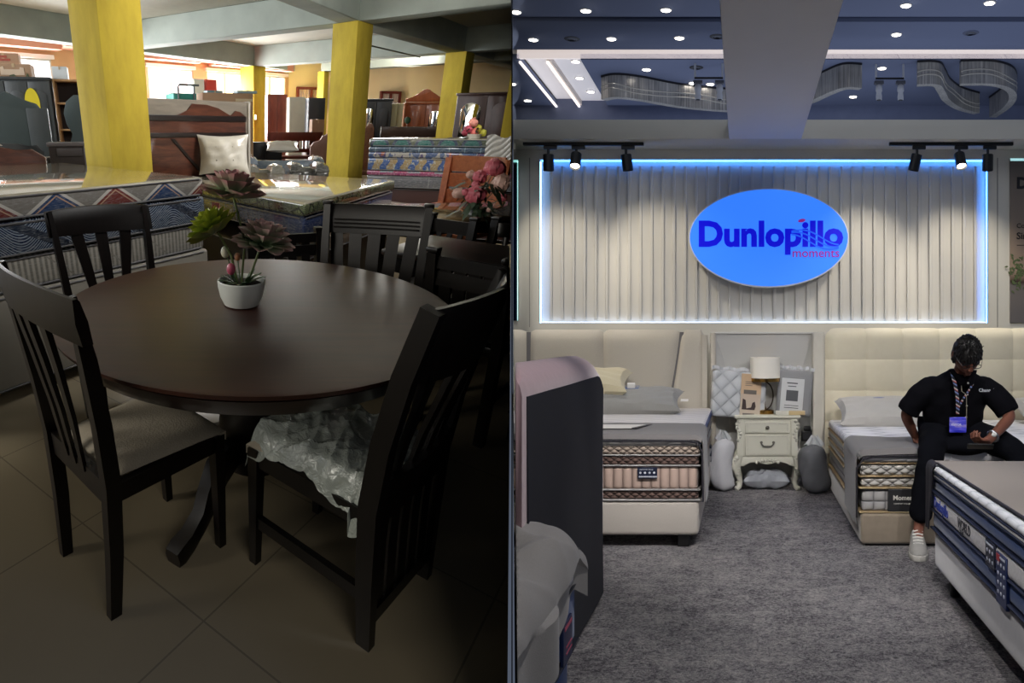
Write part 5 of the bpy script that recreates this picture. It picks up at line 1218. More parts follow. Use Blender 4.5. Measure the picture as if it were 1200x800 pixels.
# right bed (the man's)
CRQ = quilt('light_grey_diamond_quilt', '#8f8c88', '#c0bdb7', 42, 62); GRQ = grid = None
g = G('grey_square_quilt'); x, y, z = g.xyz(); h = g.m('POWER', g.m('MULTIPLY', g.m('ABSOLUTE', g.m('SINE', g.m('MULTIPLY', g.m('ADD', x, y), 44.))), g.m('ABSOLUTE', g.m('SINE', g.m('MULTIPLY', z, 46.)))), .3); g.bump(h, .8, .02); GRQ = g.fin(g.mix(h, '#77757a', '#a3a1a0'), .85)
GOLD = mat('#a08a68', .45, var=0, name='tan_piping')
t = thing(S_, 'mattress', 'grey quilted mattress with tan piping under the seated man', 'mattress', (.735, 5.50, .203))
strata(t, 0, 2.1, 0, 2.03, [('lower_band', .008, .148, GRQ, 0), ('middle_band', .156, .22, CRQ, .006), ('pillow_top_band', .228, .30, CRQ, .012)])
for z in (.004, .152, .224, .304):
    m = M(); m.box(-.02, 2.1, -.02, 2.03, z - .004, z + .005, .003, 1); obj('piping', m, GOLD, t)
m = M(); m.box(-.012, 2.11, -.012, 2.04, .306, .376, .03, 4); obj('quilted_top', m, topq('white_striped_quilt', 'x', '#e8e7ea', '#a7a8b0', 12), t)
m = M(); m.box(.155, .36, -.024, -.002, .012, .146, .003, 1); lb = obj('label', m, mat('#2c2c2e', .5, var=0), t, label='charcoal maker label')
m = M(); m.text('Moments', .040, .002, .001, TR(.185, -.0255, .082) @ FACE); m.text('COMFORT COLLECTION', .012, .002, 0, TR(.19, -.0255, .055) @ FACE); obj('label_lettering', m, mat('#d6d3cc', .5), lb)
t = thing(S_, 'platform_bed', 'taupe velvet bed platform under the grey quilted mattress', 'bed', (.735, 5.47, 0))
m = M(); m.box(-.012, 2.13, 0, 2.1, .015, .202, .022, 4); obj('base', m, cloth('taupe_velvet', '#7d7162', '#8f8373', 30, .8, .1, .5), t)
m = M(); m.box(.02, 2.1, .03, 2.07, 0, .016); obj('plinth', m, BLKM, t)
def runner2(u, v):
    y = lerp(-.045, .62, v); L = .42; D = .42; s = u * (L + D)
    if s < D - .06: x, z = -.036 - .006 * math.sin(4 * v + 6 * u) , .392 - .05 - (D - .06 - s) * 1.12
    elif s < D + .06: a = (s - D + .06) / .12 * PI / 2; x, z = -.036 + .05 - .05 * math.cos(a), .392 - .05 + .05 * math.sin(a)
    else: x, z = .014 + (s - D - .06) * 1.1, .392
    if v < .045 and s > D - .02: z -= (.045 - v) / .045 * .035
    return (x, y, z + .005 * math.sin(9 * u + 3 * v))
t = thing(S_, 'bed_throw', 'grey throw draped over the left front corner of the bed the man sits on', 'throw', (.735, 5.50, .203))
m = M(); m.sheet(runner2, 60, 24, -.006); obj('cloth', m, GRC, t)
m = M(); m.tube([(-.04, -.052, -.02), (-.04, -.052, .28), (.0, -.052, .335), (.06, -.052, .352), (.36, -.052, .352)], .006, 6); obj('dark_hem', m, mat('#221f26', .7), t)
for x, lab in ((1.08, 'grey pillow with blue print lying left of the man on the right bed'), (2.52, 'grey pillow lying at the right edge of the photo behind the man')):
    t = thing(S_, 'pillow', lab, 'pillow', (x + .06, 7.15, .672), rot=RX(R(20)), group='pillows on the right bed')
    m = M(); m.pillow(.78, .46, .17, 22, .3, int(x * 5), .005); obj('cover', m, cloth('pale_grey_pillow', '#b3b0aa', '#bdbab4', 240), t)
    m = M(); m.sheet(lambda u, v: (lerp(-.12, .18, u), .12 + .07 * v, .075 - .02 * v), 6, 3, .002); obj('blue_print', m, mat('#4a5f96', .7), t)

# ------------------------------------------------------------------ nightstand with lamp and packages
NSW = mat('#cfcdbf', .4, var=.02, name='antique_white_lacquer'); NSC = mat('#c2c0b4', .35, var=.15, vs=60, bump=.6, bs=70, name='carved_white_lacquer')
t = thing(S_, 'nightstand', 'white carved nightstand with two drawers and curved legs between the beds', 'nightstand', (.208, 7.44, 0))
m = M(); m.box(-.275, .275, -.03, .29, .60, .625, .008, 3); m.box(-.255, .255, -.01, .28, .585, .602, .005); obj('top', m, NSW, t)
m = M(); m.box(-.235, .235, 0, .28, .27, .59, .006); obj('carcass', m, NSW, t)
for z0, z1, nm in ((.475, .572, 'drawer'), (.29, .465, 'drawer')):
    m = M(); m.box(-.185, .185, -.016, 0, z0, z1, .003, 1); dr = obj(nm, m, NSW, t)
    m = M()
    for a in ((-.165, .165, z1 - .018, z1 - .013), (-.165, .165, z0 + .013, z0 + .018), (-.168, -.163, z0 + .013, z1 - .013), (.163, .168, z0 + .013, z1 - .013)): m.box(a[0], a[1], -.021, -.015, a[2], a[3])
    obj('drawer_moulding', m, NSC, dr)
    if z0 > .4: m = M(); m.ell((0, -.03, (z0 + z1) / 2), (.016, .014, .016), 12, 8); obj('knob', m, mat('#77746c', .35, metal=.7), dr)
    else:
        m = M(); m.tube([(-.05, -.018, .40), (-.05, -.035, .39), (-.03, -.04, .372), (.03, -.04, .372), (.05, -.035, .39), (.05, -.018, .40)], .006, 8); m.ell((-.05, -.018, .40), (.012, .008, .012), 8, 6); m.ell((.05, -.018, .40), (.012, .008, .012), 8, 6); obj('handle', m, mat('#77746c', .35, metal=.7), dr)
ap = [(-.235, .275), (.235, .275), (.235, .20), (.19, .205), (.15, .235), (.09, .245), (.05, .225), (0, .215), (-.05, .225), (-.09, .245), (-.15, .235), (-.19, .205), (-.235, .20)]
m = M(); m.prism(ap, -.008, .02, 'y', .004); ao = obj('apron', m, NSW, t)
m = M()
for k in range(-4, 5): m.ell((k * .022, -.012, .252 - .001 * k * k), (.013, .008, .011 if k % 2 else .016), 8, 6)
obj('carved_ornament', m, NSC, ao)
for sx_ in (-1, 1):
    for yy in (.02, .25):
        m = M(); m.tube([(sx_ * .225, yy, .30), (sx_ * .25, yy - .01, .25), (sx_ * .262, yy - .015, .20), (sx_ * .245, yy, .13), (sx_ * .225, yy + .005, .07), (sx_ * .235, yy - .005, .03), (sx_ * .258, yy - .015, .012), (sx_ * .262, yy - .02, .004)], [.034, .042, .040, .028, .021, .021, .024, .012], 12); lg = obj('leg', m, NSW, t)
        if yy < .1:
            m = M()
            for k in range(7): m.ell((sx_ * (.25 + .012 * math.sin(k)), yy - .045 + .002 * k, .27 - k * .022), (.02 - .001 * k, .012, .016), 8, 6)
            obj('carved_knee', m, NSC, lg)
    m = M()
    for k in range(7): m.ell((sx_ * (.235 + .016 * math.sin(k * 1.1)), -.012, .575 - k * .026), (.021 - .001 * k, .02, .019), 8, 6)
    obj('carved_corner', m, NSC, t)
    m = M(); m.bars([(sx_ * .225, 0, .29), (sx_ * .225, 0, .59)], (1, 0, 0), .05, .045); obj('corner_post', m, NSW, t)
BRS = mat('#b0894a', .22, metal=1, var=.05, name='brass'); 
t = thing(S_, 'table_lamp', 'table lamp with white drum shade and brass ring stem on the nightstand', 'lamp', (.192, 7.58, .626))
m = M(); m.lathe([(0, 0), (.075, 0), (.075, .028), (.06, .034), (0, .034)], 28, cap=False); obj('base', m, BRS, t)
m = M(); pts = [(.068 * math.cos(a), 0, .15 + .115 * math.sin(a)) for a in [2 * PI * k / 40 for k in range(41)]]; m.tube(pts, .006, 8, False); obj('ring_stem', m, mat('#3a3128', .3, metal=.8), t)
m = M(); m.lathe([(.016, .034), (.006, .06), (.004, .10), (0, .105)], 12); m.lathe([(.003, .20), (.008, .22), (.007, .275), (.003, .29)], 12); obj('finial', m, BRS, t)
m = M(); m.lathe([(.126, .30), (.127, .475), (.124, .475), (.123, .30)], 40, cap=False); m.bm.faces.ensure_lookup_table(); obj('shade', m, mat('#e3dfd6', .8, var=.02, name='white_shade_fabric'), t)
m = M(); m.lathe([(.128, .272), (.128, .302), (.122, .302), (.122, .272)], 40, cap=False); obj('shade_band', m, BRS, t)
m = M(); m.lathe([(0, .44), (.12, .44), (.12, .446), (0, .446)], 24, cap=False); m.tube([(0, 0, .28), (0, 0, .44)], .006, 8); obj('shade_fitting', m, BRS, t)
CLR = mat('#a9acb2', .10, var=.02, spec=.9, alpha=.14, name='clear_plastic_film')
def package(lab, loc, rot, w, h, d, body, card, cx0, cx1, cz0, cz1):
    t = thing(S_, 'bedding_package', lab, 'package', loc, rot=rot); m = M()
    def f(u, v): return None
    m.box(0, w, 0, d, 0, h, min(.03, d * .4), 4); obj('quilted_bedding', m, body, t)
    m = M(); m.box(-.006, w + .006, -.006, d + .006, -.006, h + .012, .02, 3); obj('clear_bag', m, CLR, t)
    m = M(); m.sheet(lambda u, v: (lerp(-.01, w + .01, u), d / 2 + .012 * math.sin(40 * u), h + .004 + .03 * v + .008 * math.sin(25 * u)), 24, 2, .003); obj('bag_fold', m, mat('#d4d6da', .2, alpha=.8), t)
    m = M(); m.box(cx0, cx1, -.0095, -.0065, cz0, cz1); c = obj('printed_card', m, card, t); return t, c
WQ = quilt('white_diamond_quilt', '#b4b7bc', '#d3d6da', 22, 22)
g = G('beige_printed_card'); x, y, z = g.xyz(); BC = g.fin(g.ramp(g.m('MULTIPLY', z, 2.6), [(.0, '#c7b9a8'), (.5, '#c4b2a0'), (.55, '#cdb091'), (.9, '#c2a687')]), .4)
t, c = package('packaged white quilted mattress pad with a beige card leaning left of the lamp', (-.255, 7.42, .622), RZ(R(14)) @ RY(R(5)) @ RX(R(-6)), .46, .385, .10, WQ, BC, .235, .41, .0, .37)
for a in ((.26, .37, .2, .235), (.27, .34, .30, .305), (.27, .35, .285, .29), (.27, .33, .27, .275), (.26, .36, .02, .04)): m = M(); m.box(a[0], a[1], -.0125, -.009, a[2], a[3]); obj('printed_line', m, mat('#6d6660', .5), c)
m = M(); m.prism([(.25, .07), (.36, .07), (.37, .10), (.36, .14), (.34, .13), (.33, .09), (.29, .08), (.28, .15), (.255, .16)], -.0125, -.009, 'y'); obj('card_picture', m, mat('#3f3231', .5), c)
t, c = package('packaged grey bedding with a white card leaning right of the lamp', (.275, 7.52, .626), RZ(R(-8)) @ RY(R(4)) @ RX(R(-8)), .29, .385, .08, mat('#8a8a8c', .7), mat('#bfc0c2', .4), .035, .225, .03, .31)
for a in ((.08, .18, .12, .21), (.08, .17, .265, .275), (.09, .16, .24, .247), (.07, .19, .06, .066), (.07, .19, .08, .085)): m = M(); m.box(a[0], a[1], -.0125, -.009, a[2], a[3]); obj('printed_line', m, mat('#4a4b50', .5), c)
t = thing(S_, 'flat_box', 'flat cream and tan box lying on the nightstand right of the lamp', 'box', (.275, 7.44, .626), R(-4)); m = M(); m.box(0, .11, 0, .1, 0, .03, .004); obj('white_end', m, mat('#d2cfc4', .5), t); m = M(); m.box(.11, .245, .0, .1, 0, .032, .005); obj('tan_end', m, mat('#c3ad82', .5), t)
def bagged(name, lab, loc, rx, ry, h, col, seed, tag=None, lie=False):
    t = thing(S_, name, lab, 'pillow', loc); rr = random.Random(seed); ph = [rr.uniform(0, 6) for _ in range(5)]
    def shape(k):
        rings = []
        for i in range(19):
            f = i / 18; e = max(.02, 1 - abs(2 * f - 1) ** 5) ** .5; z = f * h; rg = []
            for j in range(28):
                a = 2 * PI * j / 28; w = 1 + .05 * math.sin(3 * a + 7 * f + ph[0]) + .035 * math.sin(7 * a - 15 * f + ph[1]) + .03 * (1 - abs(math.sin(5 * a + 23 * f + ph[3]))) ** 3 + .03 * (1 - abs(math.sin(4 * a - 31 * f + ph[4]))) ** 3; rg.append((rx * k * e * w * math.cos(a) + .02 * math.sin(5 * f + ph[2]), ry * k * e * w * math.sin(a), z))
            rings.append(rg)
        return rings
    m = M(); m.loft(shape(1)); obj('pillow', m, col, t)
    m = M(); m.loft(shape(1.05)); obj('clear_bag', m, CLR, t)
    m = M(); m.sheet(lambda u, v: ((u - .5) * rx * (1.5 - 1.1 * v), .01 * math.sin(20 * u), h - .01 + .075 * v + .012 * math.sin(14 * u)), 14, 3, .003); obj('bag_top', m, mat('#c9ccd0', .2, alpha=.8), t)
    if tag: m = M(); m.box(*tag); obj('label', m, mat('#1a2036', .4), t)
    return t
bagged('bagged_pillow', 'white pillow in a clear bag standing on the carpet left of the nightstand', (-.165, 7.42, 0), .10, .09, .43, cloth('white_pillow_cotton', '#cdccd0', '#dcdbdf', 200), 3, (-.105, -.09, -.07, .03, .25, .38))
bagged('bagged_quilt', 'dark grey quilt in a clear zip bag standing on the carpet right of the nightstand', (.585, 7.3, 0), .115, .11, .40, mat('#4d4d52', .7, var=.2, vs=14, bump=.4, bs=16), 8, None)
t = thing(S_, 'bagged_pillow', 'silvery bagged pillow lying on the carpet under the nightstand', 'pillow', (.20, 7.58, .075)); m = M(); m.pillow(.40, .30, .15, 16, .4, 12, .010); obj('pillow', m, mat('#9a9da4', .3, var=.15, vs=16, coat=.6, name='film_wrapped_silver'), t)
t = thing(S_, 'floor_socket_box', 'small black box on the panel behind the dark bagged quilt', 'box', (.555, 7.68, .38)); m = M(); m.box(-.05, .05, -.03, .03, 0, .09, .006); m.box(-.03, .03, -.03, .03, .09, .13, .006); obj('case', m, BLKM, t); m = M(); m.box(-.035, .035, -.033, -.03, .02, .07); obj('plate', m, mat('#2c2c30', .4), t)

# ------------------------------------------------------------------ front right bed
WKN = mat('#d0ced0', .85, var=.05, vs=30, bump=.4, bs=40, name='white_knit'); NVY = cloth('navy_mattress_cloth', '#1f3f76', '#254884', 200)
BO = (.965, 2.2, 0); LY_ = 2.34
t = thing(S_, 'mattress', 'navy and white banded mattress with printed lettering at the lower right', 'mattress', (.965, 4.54, .318), R(180))
# local x points left, local y towards the viewer
W_ = 1.9
strata(t, -W_, 0, 0, LY_, [('lower_band', .006, .092, NVY, 0), ('white_band', .096, .188, WKN, .008), ('upper_band', .192, .262, NVY, 0), ('knit_band', .27, .284, WKN, .010)])
for z in (.003, .094, .190, .266, .288):
    m = M(); m.box(-W_, .013, -.013, LY_, z - .004, z + .005, .003, 1); obj('piping', m, mat('#141c33', .6), t)
m = M(); m.box(-W_, .012, -.012, LY_, .290, .322, .014, 3); obj('quilted_top', m, topq('white_wavy_quilt', 'y', '#c6c8ce', '#9fa3ab', 24), t)
SIDE = TR(.0095, 0, 0) @ RZ(R(90)) @ FACE      # lettering on the side facing local +x, read from left to right
m = M(); m.text('Dunlopillo', .072, .003, .002, TR(.009, .07, .122) @ Matrix(((0, 0, 1, 0), (1, 0, 0, 0), (0, 1, 0, 0), (0, 0, 0, 1)))); obj('lettering', m, mat('#2a3a8a', .5), t)
E3 = Matrix(((0, 0, 1, 0), (1, 0, 0, 0), (0, 1, 0, 0), (0, 0, 0, 1)))
m = M(); m.text('WORLD', .06, .003, .001, TR(.009, .56, .128) @ E3); m.text('No.1', .03, .003, .001, TR(.009, .60, .103) @ E3); obj('dark_lettering', m, mat('#33343c', .5), t)
for y0, y1, z0, z1, c in ((1.03, 1.16, .08, .185, '#141b33'), (1.18, 1.31, -.02, .17, '#1d2c58')):
    m = M(); m.box(.0, .014, y0, y1, z0, z1, .002, 1); lb = obj('hang_tag', m, mat(c, .4, var=0), t, label='navy hanging product tag')
    m = M()
    for k in range(3):
        for q in range(2 if y0 < 1.1 else 4): m.ell((.0145, y0 + .028 + k * .037, z1 - .04 - q * .035), (.0015, .010, .008), 8, 6)
    m.box(.0135, .0155, y0 + .015, y1 - .015, z1 - .018, z1 - .010); obj('tag_print', m, mat('#bfc4d4', .5), lb)
    if y0 > 1.1: m = M(); m.box(.0135, .0158, y0 + .01, y0 + .05, z1 - .03, z1 - .005); obj('red_print', m, mat('#a8323c', .5), lb)
t = thing(S_, 'platform_bed', 'pale grey upholstered platform of the bed at the lower right', 'bed', (.965, 4.54, 0), R(180))
m = M(); m.box(-W_, -.005, .005, LY_, .12, .316, .03, 4); obj('base', m, cloth('pale_grey_velvet', '#a3a2a6', '#afaeb2', 40, .8, .1, .4), t)
for x, y in ((-.09, .1), (-.09, 2.1), (-1.7, .1)):
    m = M(); m.lathe([(.025, 0), (.036, .122)], 14, (x, y, 0)); obj('foot', m, BLKM, t)
TAU = cloth('taupe_throw_cloth', '#7b736d', '#867e78', 260)
def runner3(u, v):      # across the far part of the bed; u from right over the top to the left side, v towards the viewer
    y = lerp(-.03, 2.0, v); L = 1.8; D = .04; inw = .012 + .02 * v
    x = lerp(-L, .0 - inw, u); z = .337 + .004 * math.sin(6 * u + 5 * v)
    return (x, y, z)
t = thing(S_, 'bed_throw', 'taupe throw lying on the lower right bed, hanging over its far corner', 'throw', (.965, 4.54, .318), R(180))
m = M(); m.sheet(runner3, 60, 50, .006); obj('cloth', m, TAU, t)
def flap(u, v):
    s = u * .36
    if s < .05: a = s / .05 * PI / 2; x, z = -.005 + .032 * math.sin(a), .310 + .032 * math.cos(a)
    else: x, z = .029 + .004 * math.sin(9 * v), .31 - (s - .05)
    return (x, lerp(-.035, .10 - .05 * u + .02 * math.sin(4 * u), v), z)
m = M(); m.sheet(flap, 30, 8, .006); obj('hanging_corner', m, mat('#1e1c24', .8), t)
m = M(); m.tube([(-.012 - .02 * v, lerp(.06, 2.0, v), .335) for v in [k / 12 for k in range(13)]], .006, 6); obj('dark_hem', m, mat('#22202a', .7), t)
t = thing(S_, 'leaflet', 'white and dark leaflet lying on the taupe throw at the right edge of the photo', 'leaflet', (1.26, 3.62, .652)); m = M(); m.prism([(-.06, .09), (.3, -.02), (.3, -.14), (.02, -.04)], 0, .006, 'z'); obj('sheet', m, mat('#d8d8da', .4), t); m = M(); m.prism([(-.08, .12), (.3, .0), (.3, -.04), (-.03, .07)], -.001, .008, 'z'); obj('dark_edge', m, mat('#202028', .5), t)
t = thing(S_, 'leaflet', 'blue card lying on the taupe throw at the right edge of the photo', 'leaflet', (1.37, 4.12, .652)); m = M(); m.prism([(-.06, .05), (.3, .05), (.3, -.05), (-.01, -.05)], 0, .006, 'z'); obj('sheet', m, mat('#31438c', .4), t); m = M(); m.prism([(-.03, .02), (.3, .02), (.3, 0), (-.02, 0)], 0, .008, 'z'); obj('white_print', m, WHITE, t)

# ------------------------------------------------------------------ dusty pink headboard seen from the side, and the near left bed
PNKV = cloth('dusty_pink_velvet', '#a3858a', '#b6989c', 34, .8, .12, .6)
t = thing(S_, 'pink_headboard', 'tall dusty pink velvet headboard with a dark back cloth at the left', 'headboard', (-.71, 2.80, 0))
m = M()
prof = [(-.19, .05), (-.19, 1.05), (-.183, 1.10), (-.165, 1.145), (-.135, 1.18), (-.10, 1.197), (-.065, 1.198), (-.03, 1.185), (0, 1.162), (.016, 1.135), (.023, 1.105), (.023, .05)]
rings = []
for k in range(25):
    f = 1 - (1 - k / 24) ** 1.6; y = f * 1.62; s = 1
    q = max(0, (f - .82) / .18); dz = -.075 * q ** 2.2; s = 1 - .25 * q ** 3
    rings.append([(x * (1 if 0 < k < 24 else .9), y, z + (dz if z > .5 else 0)) for x, z in prof])
m.loft(rings); obj('padded_frame', m, PNKV, t)
m = M(); m.sheet(lambda u, v: (.0265 + .003 * math.sin(9 * u + 4 * v), lerp(.055, 1.60, u), lerp(.03, 1.10 - .07 * max(0, (u - .9) / .1) ** 2, v)), 30, 20, .003); obj('back_cloth', m, mat('#12131c', .85, var=.1, vs=3, name='dark_navy_lining'), t)
for y in (.1, 1.5):
    m = M(); m.box(-.12, -.02, y - .04, y + .04, 0, .055); obj('foot', m, BLKM, t)
NX, NY = -.555, 2.98
t = thing(S_, 'mattress', 'blue and white mattress under the rumpled grey sheet at the lower left', 'mattress', (NX, NY, .28), R(180))
strata(t, .0, 1.6, .0, 1.9, [('lower_band', .006, .20, NVY, 0), ('white_band', .205, .30, WKN, .008)])
for z in (.003, .203, .303): m = M(); m.box(-.012, 1.6, -.012, 1.9, z - .004, z + .005, .003, 1); obj('piping', m, mat('#10131f', .6), t)
m = M(); m.box(-.012, -.002, .12, .26, .0, .13, .002, 1); lb = obj('label', m, mat('#14224a', .4), t, label='navy care label')
for a in ((.13, .24, .108, .12), (.13, .22, .05, .055), (.13, .22, .03, .035)): m = M(); m.box(-.0135, -.0115, *a); obj('printed_line', m, mat('#b8566a', .5), lb)
t = thing(S_, 'platform_bed', 'dark platform under the near left mattress', 'bed', (NX, NY, 0), R(180)); m = M(); m.box(.02, 1.6, .02, 1.9, .07, .278, .02); obj('base', m, NVY, t)
for x, y in ((.1, .1), (.1, 1.7)): m = M(); m.lathe([(.03, 0), (.036, .072)], 12, (x, y, 0)); obj('foot', m, BLKM, t)
SHT = cloth('grey_sheet_cotton', '#817d7a', '#8e8a87', 260)
def rump(x, y):
    r = lambda t: (1 - abs(math.sin(t))) ** 3
    return .016 * r(5 * x + 6 * y + math.sin(5 * y)) + .012 * r(9 * y - 6 * x + 1.5 * math.sin(7 * x)) + .6 * ( .018 * math.sin(9 * x + 5 * y + 2 * math.sin(6 * y)) + .014 * math.sin(17 * y - 7 * x + 2 * math.sin(8 * x)) + .008 * math.sin(31 * x + 22 * y))
def nsheet(u, v):      # u from left across the bed and over the right edge, v away
    y = lerp(-1.5, .02, v); L, D = .55, .30; s = u * (L + D); x0 = -.55
    top = .366 + .03 * math.exp(-((v - .9) / .12) ** 2)
    if s < L - .07: x, z = x0 + s, top + rump(s, y)
    elif s < L + .07: a = (s - L + .07) / .14 * PI / 2; x, z = -.07 + .105 * math.sin(a) + .3 * rump(s, y), top - .10 + .10 * math.cos(a) + rump(s, y) * math.cos(a)
    else: d = (s - L - .07); x, z = .03 + .02 * math.sin(8 * y) + .01 * math.sin(19 * y) , top - .10 - d * (.35 + .65 * min(1, max(.05, (1.25 - v * 1.15)))) + rump(s, y) * .3
    if v > .94: z -= (v - .94) / .06 * .05
    return (x, y, z)
m = M(); m.sheet(nsheet, 70, 90, .006); t = thing(S_, 'bed_sheet', 'rumpled grey sheet over the near left bed', 'bed sheet', (NX, NY, .28)); obj('cloth', m, SHT, t)

# ------------------------------------------------------------------ the seated man
def grow(name, joints, bones, root, extra=None, voxel=0, sub=2, smooth=0):
    """joints {key: (x,y,z,r)}; a skinned, smoothed surface over the bones; returns an M"""
    keys = list(joints); ix = {k: i for i, k in enumerate(keys)}
    me = bpy.data.meshes.new(name); me.from_pydata([joints[k][:3] for k in keys], [(ix[a], ix[b]) for a, b in bones], [])
    o = bpy.data.objects.new(name, me); COL.objects.link(o)
    sk = o.modifiers.new('skin', 'SKIN'); sk.use_smooth_shade = True
    for k in keys:
        s = me.skin_vertices[0].data[ix[k]]; r = joints[k][3]; s.radius = r if isinstance(r, tuple) else (r, r); s.use_root = (k == root)
    sb = o.modifiers.new('sub', 'SUBSURF'); sb.levels = sub; sb.render_levels = sub
    dg = bpy.context.evaluated_depsgraph_get(); dg.update()
    m2 = bpy.data.meshes.new_from_object(o.evaluated_get(dg)); bpy.data.objects.remove(o)
    m = M(); m.add([v.co[:] for v in m2.vertices], [tuple(p.vertices) for p in m2.polygons])
    if extra: extra(m)
    if voxel:
        me3 = bpy.data.meshes.new(name); bmesh.ops.recalc_face_normals(m.bm, faces=m.bm.faces); m.bm.to_mesh(me3); o = bpy.data.objects.new(name, me3); COL.objects.link(o)
        rm = o.modifiers.new('remesh', 'REMESH'); rm.mode = 'VOXEL'; rm.voxel_size = voxel
        sm = o.modifiers.new('smooth', 'SMOOTH'); sm.factor = .5; sm.iterations = max(1, smooth)
        dg = bpy.context.evaluated_depsgraph_get(); dg.update()
        m4 = bpy.data.meshes.new_from_object(o.evaluated_get(dg)); bpy.data.objects.remove(o)
        m = M(); m.add([v.co[:] for v in m4.vertices], [tuple(p.vertices) for p in m4.polygons])
    return m
PX, PY = 1.33, 5.60
man = thing(S_, 'person', 'man in black shirt sitting on the right bed looking down at a phone', 'person', (PX, PY, 0))
SKIN = mat('#74493a', .5, var=.04, vs=20, name='skin', spec=.4); SHIRT = mat('#0b0b10', .95, spec=.1, var=.05, name='black_shirt_cloth'); TROU = mat('#0a0b11', .95, spec=.1, var=.05, name='dark_trouser_cloth')
def P(x, y, z, r): return (x - PX, y - PY, z, r)
J = {'pel': P(1.33, 5.74, .68, (.13, .10)), 'bel': P(1.335, 5.69, .80, (.11, .085)), 'che': P(1.34, 5.62, .93, (.105, .075)), 'nb': P(1.345, 5.56, 1.02, (.055, .05)), 'nk': P(1.352, 5.49, 1.10, .052), 'hd': P(1.355, 5.45, 1.15, .05),
     'sr': P(1.155, 5.615, .955, .05), 'er': P(1.03, 5.68, .79, .043), 'wr': P(1.115, 5.80, .645, .028), 'hr': P(1.135, 5.82, .61, .030),
     'sl': P(1.53, 5.59, .955, .05), 'el': P(1.645, 5.48, .795, .043), 'wl': P(1.475, 5.31, .682, .028), 'hl': P(1.425, 5.28, .655, (.032, .022)),
     'hpr': P(1.23, 5.72, .66, .085), 'kr': P(1.125, 5.33, .585, .055), 'ar': P(1.05, 5.345, .13, .034), 'tr': P(1.03, 5.24, .045, .03),
     'hpl': P(1.44, 5.72, .66, .085), 'kl': P(1.66, 5.36, .59, .055), 'al': P(1.67, 5.34, .13, .034), 'tl': P(1.68, 5.24, .045, .03)}
BN = [('pel', 'bel'), ('bel', 'che'), ('che', 'nb'), ('nb', 'nk'), ('nk', 'hd'), ('che', 'sr'), ('sr', 'er'), ('er', 'wr'), ('wr', 'hr'), ('che', 'sl'), ('sl', 'el'), ('el', 'wl'), ('wl', 'hl'),
      ('pel', 'hpr'), ('hpr', 'kr'), ('kr', 'ar'), ('ar', 'tr'), ('pel', 'hpl'), ('hpl', 'kl'), ('kl', 'al'), ('al', 'tl')]
HDT = TR(1.355 - PX, 5.405 - PY, 1.172) @ RZ(R(4)) @ RX(R(46))            # head frame: -y is forward, z up; nodding down
def headshape(m):
    m.tf = HDT
    def hp(u, v):
        th = 2 * PI * u; ph = PI * v; x = math.sin(ph) * math.cos(th); y = math.sin(ph) * math.sin(th); z = -math.cos(ph)
        rx, ry, rz = .077, .098, .118
        if z < 0: rx *= 1 - .28 * z * z; ry *= 1 - .12 * z * z
        p = [x * rx, y * ry, z * rz]
        f = max(0, -y) ** 3
        if z < -.1: p[1] -= .012 * f * min(1, -z * 1.4)          # jaw forward
        ey = math.exp(-((abs(p[0]) - .033) / .016) ** 2 - ((z - .02) / .16) ** 2) * f; p[1] += .010 * ey
        br = math.exp(-((z - .18) / .10) ** 2) * f * math.exp(-(p[0] / .05) ** 2); p[1] -= .005 * br
        return p
    m.sheet(hp, 40, 30)
    m.loft([[(a * w, -.094 - d, z) for a in (-1, -.4, .4, 1)] + [(.5 * w, -.08, z), (-.5 * w, -.08, z)] for w, d, z in ((.007, .004, .03), (.009, .012, .008), (.013, .022, -.014), (.017, .024, -.024), (.013, .008, -.034))])
    m.ell((0, -.097, -.058), (.022, .010, .005), 12, 6); m.ell((0, -.095, -.070), (.019, .011, .006), 12, 6)
    for s in (-1, 1):
        m.ell((s * .080, .008, -.004), (.010, .020, .032), 10, 8, RZ(s * -.35))
    m.tf = None
def hand(m, c, T, curl, s=1):
    """palm + four fingers + thumb; local x across the palm (thumb side +), -y along the fingers, z the back of the hand"""
    m.tf = TR(*c) @ T
    m.ell((0, -.035, 0), (.040, .050, .017), 16, 10)
    for k, (x, L, r) in enumerate(((.030, .074, .0088), (.010, .082, .0092), (-.010, .077, .009), (-.029, .062, .0078))):
        p = Vector((x * s, -.068, .002)); pts = [p + Vector((0, .03, -.002)), p]; a = .12
        for q, seg in enumerate((.44, .31, .25)):
            a += curl * (.55 if q == 0 else .9); p = p + Vector((0, -math.cos(a), -math.sin(a))) * (L * seg); pts.append(p)
        m.tube(pts, [r * 1.05, r * 1.05, r, r * .92, r * .72], 8)
    m.tube([(s * .026, -.012, -.004), (s * .046, -.032, -.012), (s * .056, -.056, -.020), (s * .050, -.080, -.026)], [.012, .0115, .010, .0075], 8)
    m.tf = None
def extras(m):
    headshape(m)
    hand(m, (1.445 - PX, 5.285 - PY, .665), RZ(R(-62)) @ RX(R(-8)) @ RY(R(165)), 1.0, 1)
    hand(m, (1.125 - PX, 5.81 - PY, .625), RZ(R(25)) @ RX(R(35)), .35, 1)
m = grow('body', J, BN, 'pel', extras, .0045, 2, 2); body = obj('body', m, SKIN, man)
